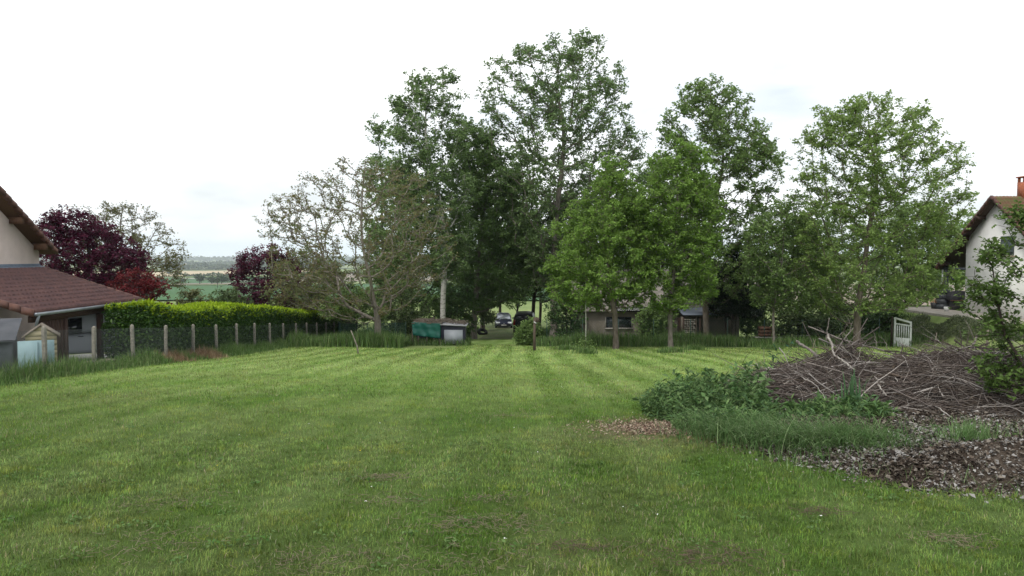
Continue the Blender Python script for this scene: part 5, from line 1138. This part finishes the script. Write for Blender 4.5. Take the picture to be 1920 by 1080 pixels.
    V, Fq = frusta(np.concatenate([A, A2]), np.concatenate([B, B2]), np.concatenate([ra, ra2]), np.concatenate([rb, rb2]), 3); c = np.array([(.10, .08, .07)]) * rg.uniform(.7, 1.8, (len(Fq), 1))
    o = npmesh('upright_twigs', V, [Fq], M['stick'], fcol=c); tag(o, 'thin dark twigs bristling up from the back of the brush heap', 'twigs', kind='stuff')
pile()
G = 'single thick branches lying on the brush heap'
def branch(lab, pts, r0, r1_, m, side=0, seed=1):
    """pts: (px, py, depth) points along the branch"""
    W_ = [PT(*q) for q in pts]; org = W_[0].copy(); P = [np.array(w_ - org) for w_ in W_]; t = np.linspace(0, len(P) - 1, len(P) * 5); P = np.array(P)
    rr_ = np.random.default_rng(seed); Q = np.stack([np.interp(t, range(len(P)), P[:, i]) for i in range(3)], 1); Q[1:-1] += rr_.normal(0, .006, (len(Q) - 2, 3)); rad = .52 * np.linspace(r0, r1_, len(Q)) * rr_.uniform(.9, 1.1, len(Q))
    b = MB().tube(list(Q), list(rad), 7)
    for i in range(side):
        k = rr_.integers(2, len(Q) - 1); d = Q[k] - Q[k - 1]; d /= np.linalg.norm(d); v = rr_.normal(size=3); v[2] = abs(v[2]) * 1.1; v /= np.linalg.norm(v); L = rr_.uniform(.12, .5); v = v + d * .7
        q = [Q[k] + v * L * s + np.array([0, 0, .05 * math.sin(3 * s)]) for s in (0, .35, .7, 1)]; b.tube(q, [rad[k] * .5, rad[k] * .4, rad[k] * .28, .002], 5)
    o = b.build('branch', m, smooth=True); o.location = org; tag(o, lab, 'branch', G)
mp_, mg, md = M['dead_pale'], mat('dead_grey_bark', (.22, .195, .175), (.12, .105, .09), 12, .9, bump=.5), M['bark_dark']
branch('long thin pale branch running from the heap top down to the right edge', [(1515, 612, 14.2), (1580, 637, 13.9), (1660, 658, 13.5), (1740, 685, 13.0), (1830, 702, 12.4), (1905, 706, 11.9)], .024, .03, mg, 5, 1)
branch('bent whitish branch hanging over the front of the heap peak', [(1552, 628, 13.3), (1560, 645, 13.1), (1563, 665, 12.9), (1585, 680, 12.6), (1603, 694, 12.3)], .035, .03, mp_, 0, 2)
branch('short thick log end jutting out left of the heap peak', [(1493, 640, 13.9), (1512, 652, 13.8), (1534, 668, 13.6)], .045, .05, mg, 0, 3)
branch('tall thin branch rising highest out of the heap peak', [(1577, 630, 13.8), (1590, 605, 13.9), (1607, 580, 14.0), (1630, 545, 14.1), (1634, 530, 14.1)], .013, .006, md, 3, 4)
branch('straight stick pointing up from the heap peak', [(1550, 640, 13.6), (1552, 615, 13.6), (1555, 597, 13.6)], .02, .014, mg, 0, 5)
branch('pale fork leaning right at the heap peak', [(1560, 672, 13.3), (1580, 640, 13.5), (1600, 615, 13.7)], .022, .014, mg, 2, 6)
branch('thick fork on the right shoulder of the heap peak', [(1568, 668, 13.4), (1590, 650, 13.5), (1612, 636, 13.6)], .03, .02, mg, 1, 7)
branch('long dark knobbly branch slanting down at the right end of the heap', [(1790, 637, 12.8), (1812, 655, 12.6), (1840, 678, 12.3), (1868, 700, 12.0), (1890, 716, 11.8)], .028, .04, md, 8, 8)
branch('stubby branch crossing the dark knobbly branch', [(1800, 690, 12.4), (1818, 660, 12.5), (1834, 626, 12.6)], .024, .03, mg, 2, 9)
branch('bare branch arching above the middle right of the heap', [(1745, 637, 13.0), (1775, 645, 12.9), (1800, 655, 12.7), (1815, 668, 12.6)], .018, .012, md, 4, 10)
branch('thin branch reaching far right above the heap', [(1830, 648, 12.2), (1860, 670, 12.0), (1890, 695, 11.8), (1915, 715, 11.6)], .014, .01, md, 5, 11)
branch('dark pointed branch sticking out at the left end of the heap', [(1408, 700, 14.6), (1440, 707, 14.3), (1478, 711, 14.0)], .014, .022, md, 1, 12)
branch('long pale stick lying diagonally on the leaf litter in front of the heap', [(1754, 762, 10.2), (1795, 790, 9.6), (1840, 812, 9.0), (1912, 842, 8.4)], .012, .022, mp_, 1, 13)
branch('whitish split stick lying steeply on the heap front', [(1645, 718, 11.7), (1662, 742, 11.3)], .025, .022, mp_, 0, 14)
branch('curved pale stick on the front of the heap', [(1640, 706, 12.0), (1652, 716, 11.8), (1668, 720, 11.7)], .016, .014, mp_, 0, 15)
branch('crooked pale stick in the middle of the heap front', [(1674, 700, 12.1), (1684, 716, 11.8), (1700, 728, 11.5)], .02, .014, mp_, 1, 16)
branch('bare arched stem rising above the heap centre', [(1644, 652, 13.4), (1641, 632, 13.5), (1635, 617, 13.5)], .012, .008, mg, 0, 17)
branch('second bare arched stem curving left above the heap centre', [(1665, 658, 13.3), (1658, 638, 13.4), (1647, 630, 13.4)], .011, .007, mg, 0, 18)
branch('forked pale branch lying across the left end of the heap', [(1502, 706, 12.7), (1530, 722, 12.2), (1552, 752, 11.5)], .018, .012, mp_, 3, 19)
branch('straight horizontal pole across the heap middle', [(1590, 735, 11.6), (1640, 731, 11.6), (1690, 728, 11.6)], .016, .012, mg, 0, 20)
branch('long brown branch lying under the heap peak', [(1500, 722, 12.8), (1545, 706, 12.8), (1590, 702, 12.7), (1640, 700, 12.6)], .026, .018, md, 1, 21)

# ------------------------------------------------------------------ weeds in and around the bed
rg = np.random.default_rng(91)
def leafy_stems(name, label, cen, rad, n, h, cols, seed, ll=.095, kind='stuff', asp=.26):
    """upright stems carrying narrow leaves"""
    rg = np.random.default_rng(seed); a = rg.uniform(0, 6.28, n); q = np.sqrt(rg.uniform(0, 1, n)); X = cen[0] + rad[0] * q * np.cos(a); Y = cen[1] + rad[1] * q * np.sin(a)
    H = h * (.35 + .95 * vnoise(X, Y, 1.9, seed)) * (1 - .35 * q ** 3) * rg.uniform(.75, 1.15, n); P = np.stack([X, Y, gz(X, Y)], 1)
    A, B, ra, rb = curved_sticks(P, rg.uniform(0, 6.28, n), rg.uniform(1.15, 1.55, n), H, np.full(n, .005), rg, 4, .07)
    V1, F1 = frusta(A, B, ra, rb, 3); per = 24; idx = rg.integers(n * 0, len(A), n * per); t = rg.uniform(0, 1, (n * per, 1)); PP = A[idx] * (1 - t) + B[idx] * t
    V2, F2 = leaves(PP, ll, rg, .45, asp, -.3, .1); c1 = np.tile([(.09, .14, .05)], (len(F1), 1)); c2 = np.array(cols)[rg.integers(0, len(cols), len(F2))] * rg.uniform(.7, 1.3, (len(F2), 1))
    o = npmesh(name, np.concatenate([V1, V2]), [np.concatenate([F1, F2 + len(V1)])], M['grass'], fcol=np.concatenate([c1, c2])); return tag(o, label, 'weeds', kind=kind)
WC = [(.075, .145, .045), (.10, .18, .055), (.145, .23, .08), (.08, .15, .06)]
leafy_stems('weeds', 'dense dark green leafy weeds at the left end of the brush heap', (3.15, 12.4), (.95, 1.3), 420, .60, WC, 1)
leafy_stems('nettles', 'taller ragged nettle stems rising from the dark green weeds', (3.2, 12.5), (1.05, 1.4), 130, .92, [(.06, .125, .04), (.085, .155, .05), (.12, .19, .07)], 21, .13, asp=.4)
leafy_stems('weeds', 'row of upright leafy weeds behind the left end of the brush heap', (4.0, 14.0), (1.3, .8), 240, .6, WC, 2)
leafy_stems('weeds', 'low broad leafy weeds along the front foot of the brush heap', (4.2, 10.9), (1.3, .8), 300, .32, WC, 3, .12)
leafy_stems('weeds', 'low weeds at the near left corner of the planting bed', (2.95, 11.0), (.6, .9), 160, .36, WC, 4, .11)
leafy_stems('weeds', 'scattered small weeds in the leaf litter', (5.2, 8.7), (2.1, 1.7), 260, .17, WC, 5, .06)
leafy_stems('euphorbia_plant', 'blue green spurge plant with spiky leaf rosettes above the weeds', (4.25, 14.1), (.22, .2), 26, .95, [(.035, .085, .06), (.05, .11, .075)], 6, .12, 'thing', .22)
leafy_stems('euphorbia_plant', 'single dark spurge stem standing left of the heap peak', (5.3, 14.9), (.18, .16), 14, 1.05, [(.035, .085, .055), (.05, .11, .06)], 7, .12, 'thing', .22)
def long_grass(name, label, pts, n, h, seed, W=.0085, az=-2.2, azs=.7, lean=(.5, 1.15), sp=(.4, .35), cols=None):
    rg = np.random.default_rng(seed); pts = np.array(pts); i = rg.integers(0, len(pts), n); X = pts[i, 0] + rg.normal(0, sp[0], n); Y = pts[i, 1] + rg.normal(0, sp[1], n)
    P = np.stack([X, Y, gz(X, Y)], 1); H = rg.uniform(.45, 1.2, n) * h; c = np.array(cols or [(.10, .19, .06), (.13, .23, .08), (.18, .25, .11), (.07, .14, .045)])[rg.integers(0, 3, n)] * rg.uniform(.75, 1.3, (n, 1))
    az_ = az + rg.normal(0, azs, n); side = np.stack([-np.sin(az_), np.cos(az_), 0 * az_], 1); d = np.stack([np.cos(az_), np.sin(az_), 0 * az_], 1); ln_ = rg.uniform(*lean, n)
    K = 5; V = []; cur = P.copy()
    for s in range(K + 1):
        w_ = W * (1 - (s / K) ** 1.6) * .5 + .0006; V.append(cur - side * w_); V.append(cur + side * w_)
        a = ln_ * (.25 + 1.35 * s / K); cur = cur + (d * np.sin(a)[:, None] + np.array([[0, 0, 1.]]) * np.cos(a)[:, None]) * (H / K)[:, None]; cur[:, 2] = np.maximum(cur[:, 2], gz(cur[:, 0], cur[:, 1]) + .02)
    V = np.stack(V, 1).reshape(-1, 3); b = np.arange(n)[:, None] * 2 * (K + 1); Fq = np.concatenate([np.concatenate([b + 2 * s, b + 2 * s + 1, b + 2 * s + 3, b + 2 * s + 2], 1) for s in range(K)])
    return tag(npmesh(name, V, [Fq], M['grass'], fcol=np.tile(c, (K, 1))), label, 'grass', kind='stuff')
long_grass('long_grass', 'long arching grass falling over the front edge of the planting bed', [(2.85, 10.5), (2.95, 9.9), (3.15, 9.4), (3.45, 9.0), (3.75, 8.75), (3.95, 8.5)], 5200, .50, 1, lean=(.7, 1.5), sp=(.26, .26), azs=1.0)
long_grass('long_grass', 'loose long grass between the leafy weeds and the litter', [(4.4, 9.5), (3.9, 10.2), (4.9, 8.9)], 420, .26, 2, azs=1.8)
long_grass('long_grass', 'bright grass tussock growing in the leaf litter', [(5.05, 8.45), (5.15, 8.35)], 420, .34, 3, azs=3, lean=(.1, .9), sp=(.13, .12))
long_grass('long_grass', 'fine grass straggling from the lower twigs at the right edge', [(6.2, 8.6), (6.6, 8.2), (7, 8.9)], 600, .28, 4, azs=3, lean=(.3, 1.2), sp=(.4, .3), W=.006)
long_grass('dead_grass', 'withered straw coloured grass wisps on the mulch', [(6.0, 7.6), (5.4, 8.0), (6.6, 7.4), (4.6, 8.0), (6.3, 9.6), (5.3, 10.2), (5.6, 7.0)], 2400, .16, 5, azs=3, lean=(.6, 1.5), sp=(.45, .3), W=.004, cols=[(.22, .18, .11), (.16, .13, .08), (.30, .25, .17)])
long_grass('stray_grass', 'stray green grass blades growing through the leaf litter', [(3.6, 8.2), (4.4, 7.3), (5.4, 7.6), (4.6, 8.9), (6.0, 8.4)], 1500, .17, 6, azs=3, lean=(.2, 1.3), sp=(.7, .55), W=.005)
# iris clump with broad sword leaves
p = PG(1600, 800); X, Y = 4.95, 11.0; z = g(X, Y)
rg = np.random.default_rng(12); n = 34; K = 6; V = []; az_ = rg.uniform(0, 6.28, n); ln_ = rg.uniform(.05, .75, n); H = rg.uniform(.35, .8, n); P = np.stack([rg.normal(0, .09, n), rg.normal(0, .07, n), np.zeros(n)], 1); side = np.stack([-np.sin(az_ + .5), np.cos(az_ + .5), 0 * az_], 1); d = np.stack([np.cos(az_), np.sin(az_), 0 * az_], 1)
for s in range(K + 1):
    w_ = .022 * (1 - (s / K) ** 2.2) + .001; V += [P - side * w_, P + side * w_]; a = ln_ * (.2 + 1.3 * s / K); P = P + (d * np.sin(a)[:, None] + np.array([[0, 0, 1.]]) * np.cos(a)[:, None]) * (H / K)[:, None]
V = np.stack(V, 1).reshape(-1, 3); b = np.arange(n)[:, None] * 2 * (K + 1); Fq = np.concatenate([np.concatenate([b + 2 * s, b + 2 * s + 1, b + 2 * s + 3, b + 2 * s + 2], 1) for s in range(K)])
o = npmesh('iris_plant', V, [Fq], leafmat('iris_leaf', [(.04, .10, .035), (.07, .14, .06), (.10, .18, .08)], .25, .4), fattr=rg.uniform(0, 1, len(Fq))); o.location = (X, Y, z); tag(o, 'iris clump with broad sword shaped leaves in front of the brush heap', 'plant')

# ------------------------------------------------------------------ plum bush at the right edge
tree('plum_bush', 'leafy plum bush with upright shoots at the right edge beside the brush heap', 'bush', 1960, 10.6,
     [(375, 1900, 1990), (410, 1875, 2010), (470, 1850, 2040), (520, 1835, 2060), (590, 1815, 2070), (640, 1845, 2070), (700, 1850, 2060), (735, 1880, 2040)], M['plum'], M['bark_dark'], 230, 9500, .075, .12, .05, .004, seed=91, gap=.33, gs=2.4, top=.8, aspect=.55, fill=.55, low=-.1, droop=.1)
# ------------------------------------------------------------------ distant trees
def proto(seed, h=10, w=9, nl=900, ls=1.2):
    rg = np.random.default_rng(seed); a = empty('distant_tree', (0, 0, 0)); cs = rg.normal(size=(14, 3)); cs /= np.linalg.norm(cs, axis=1, keepdims=True); cs = cs * [w * .32, w * .32, h * .25] + [0, 0, h * .58]
    P = cs[rg.integers(0, 14, nl)] + rg.normal(size=(nl, 3)) * [w * .11, w * .11, h * .09]; P[:, 2] = np.abs(P[:, 2]); V, Fq = leaves(P, ls, rg, .6, .8)
    npmesh('crown', V, Fq, M['distant'], a, fattr=rg.uniform(0, 1, nl)); MB().tube([(0, 0, -.5), (0, 0, h * .45)], [.35, .2], 6).build('trunk', M['bark_dark'], a); return a
protos = [proto(1), proto(2, 9, 12), proto(3, 12, 9)]; used = [False] * 3
def place(kind, x, y, s, lab, grp):
    pr = protos[kind]
    if used[kind]:
        r = pr.copy(); C.objects.link(r)
        for ch in pr.children: c = ch.copy(); C.objects.link(c); c.parent = r
    else: r = pr; used[kind] = True
    r.location = (x, y, g(x, y)); r.scale = (s,) * 3; r.rotation_euler = (0, 0, x * 1.7); tag(r, lab, 'tree', grp); return r
GD = 'single trees along the country road'
for kind, px, Y, s, lab in [(0, 376, 800, 1.25, 'round dark tree at the left end of the roadside row'), (1, 398, 820, 1.0, 'low round tree second in the roadside row'), (1, 417, 760, 1.1, 'pale spreading tree standing beside the country road'), (2, 432, 900, .8, 'small distinct round tree right of the roadside row'), (0, 318, 1500, 1.5, 'far bluish tree left of the roadside row'), (2, 410, 700, .6, 'small tree at the roadside bend'), (0, 447, 1000, .9, 'distant tree touching the purple tree outline'),
                          (1, 300, 600, .9, 'low tree glimpsed behind the airy grey green tree'), (0, 345, 900, .7, 'small distant tree over the pale field')]:
    place(kind, PX(px, Y), Y, s, lab, GD)
o = MB().tube([(0, 0, 0), (0, 0, 8)], [.16, .11], 6).build('utility_pole', M['bark_dark']); X, Y = PX(409, 520), 520; o.location = (X, Y, g(X, Y)); tag(o, 'single dark wooden pole beside the country road', 'pole')
rg = np.random.default_rng(77)
def wood(name, lab, cx, cy, lx_, ly_, n, h, ls):
    X = cx + rg.uniform(-lx_, lx_, n); Y = cy + rg.uniform(-ly_, ly_, n); H = h * (.35 + .9 * vnoise(X, Y, 1 / (h * 2.2), 5)) * rg.uniform(.3, 1, n) ** .5
    P = np.stack([X, Y, gz(X, Y) + H], 1); V, Fq = leaves(P, ls, rg, .6, .8); return tag(npmesh(name, V, Fq, M['distant'], fattr=rg.uniform(0, 1, n)), lab, 'woodland', kind='stuff')
wood('far_woodland', 'dark hedgerow line across the green fields', -300, 1160, 220, 10, 2600, 8, 3)
wood('far_woodland', 'blue green wood on the plain right of the roadside trees', -760, 2250, 260, 60, 5000, 16, 7)
wood('far_woodland', 'hazy treeline crossing the plain', -1500, 3100, 1500, 60, 8000, 15, 12)
wood('far_woodland', 'far blue line of woods near the horizon', -2500, 5600, 3800, 200, 9000, 26, 26)
wood('far_woodland', 'hedgerow seen between the trunks on the right', 240, 760, 340, 12, 4000, 9, 3)
wood('far_woodland', 'hedgerow behind the meadow seen through the gap of the track', 10, 430, 60, 5, 1500, 5, 1.6)

# ------------------------------------------------------------------ haze
hb = MB().box((0, 8500, 85), (30000, 24000, 330)); hm_, hn, ho = nodes('haze'); pv = hn.nodes.new('ShaderNodeVolumePrincipled')
pv.inputs['Color'].default_value = (.80, .88, 1, 1); pv.inputs['Density'].default_value = 1.1e-4; pv.inputs['Anisotropy'].default_value = .1; hn.links.new(pv.outputs[0], ho.inputs['Volume'])
o = hb.build('haze', hm_); tag(o, kind='stuff')
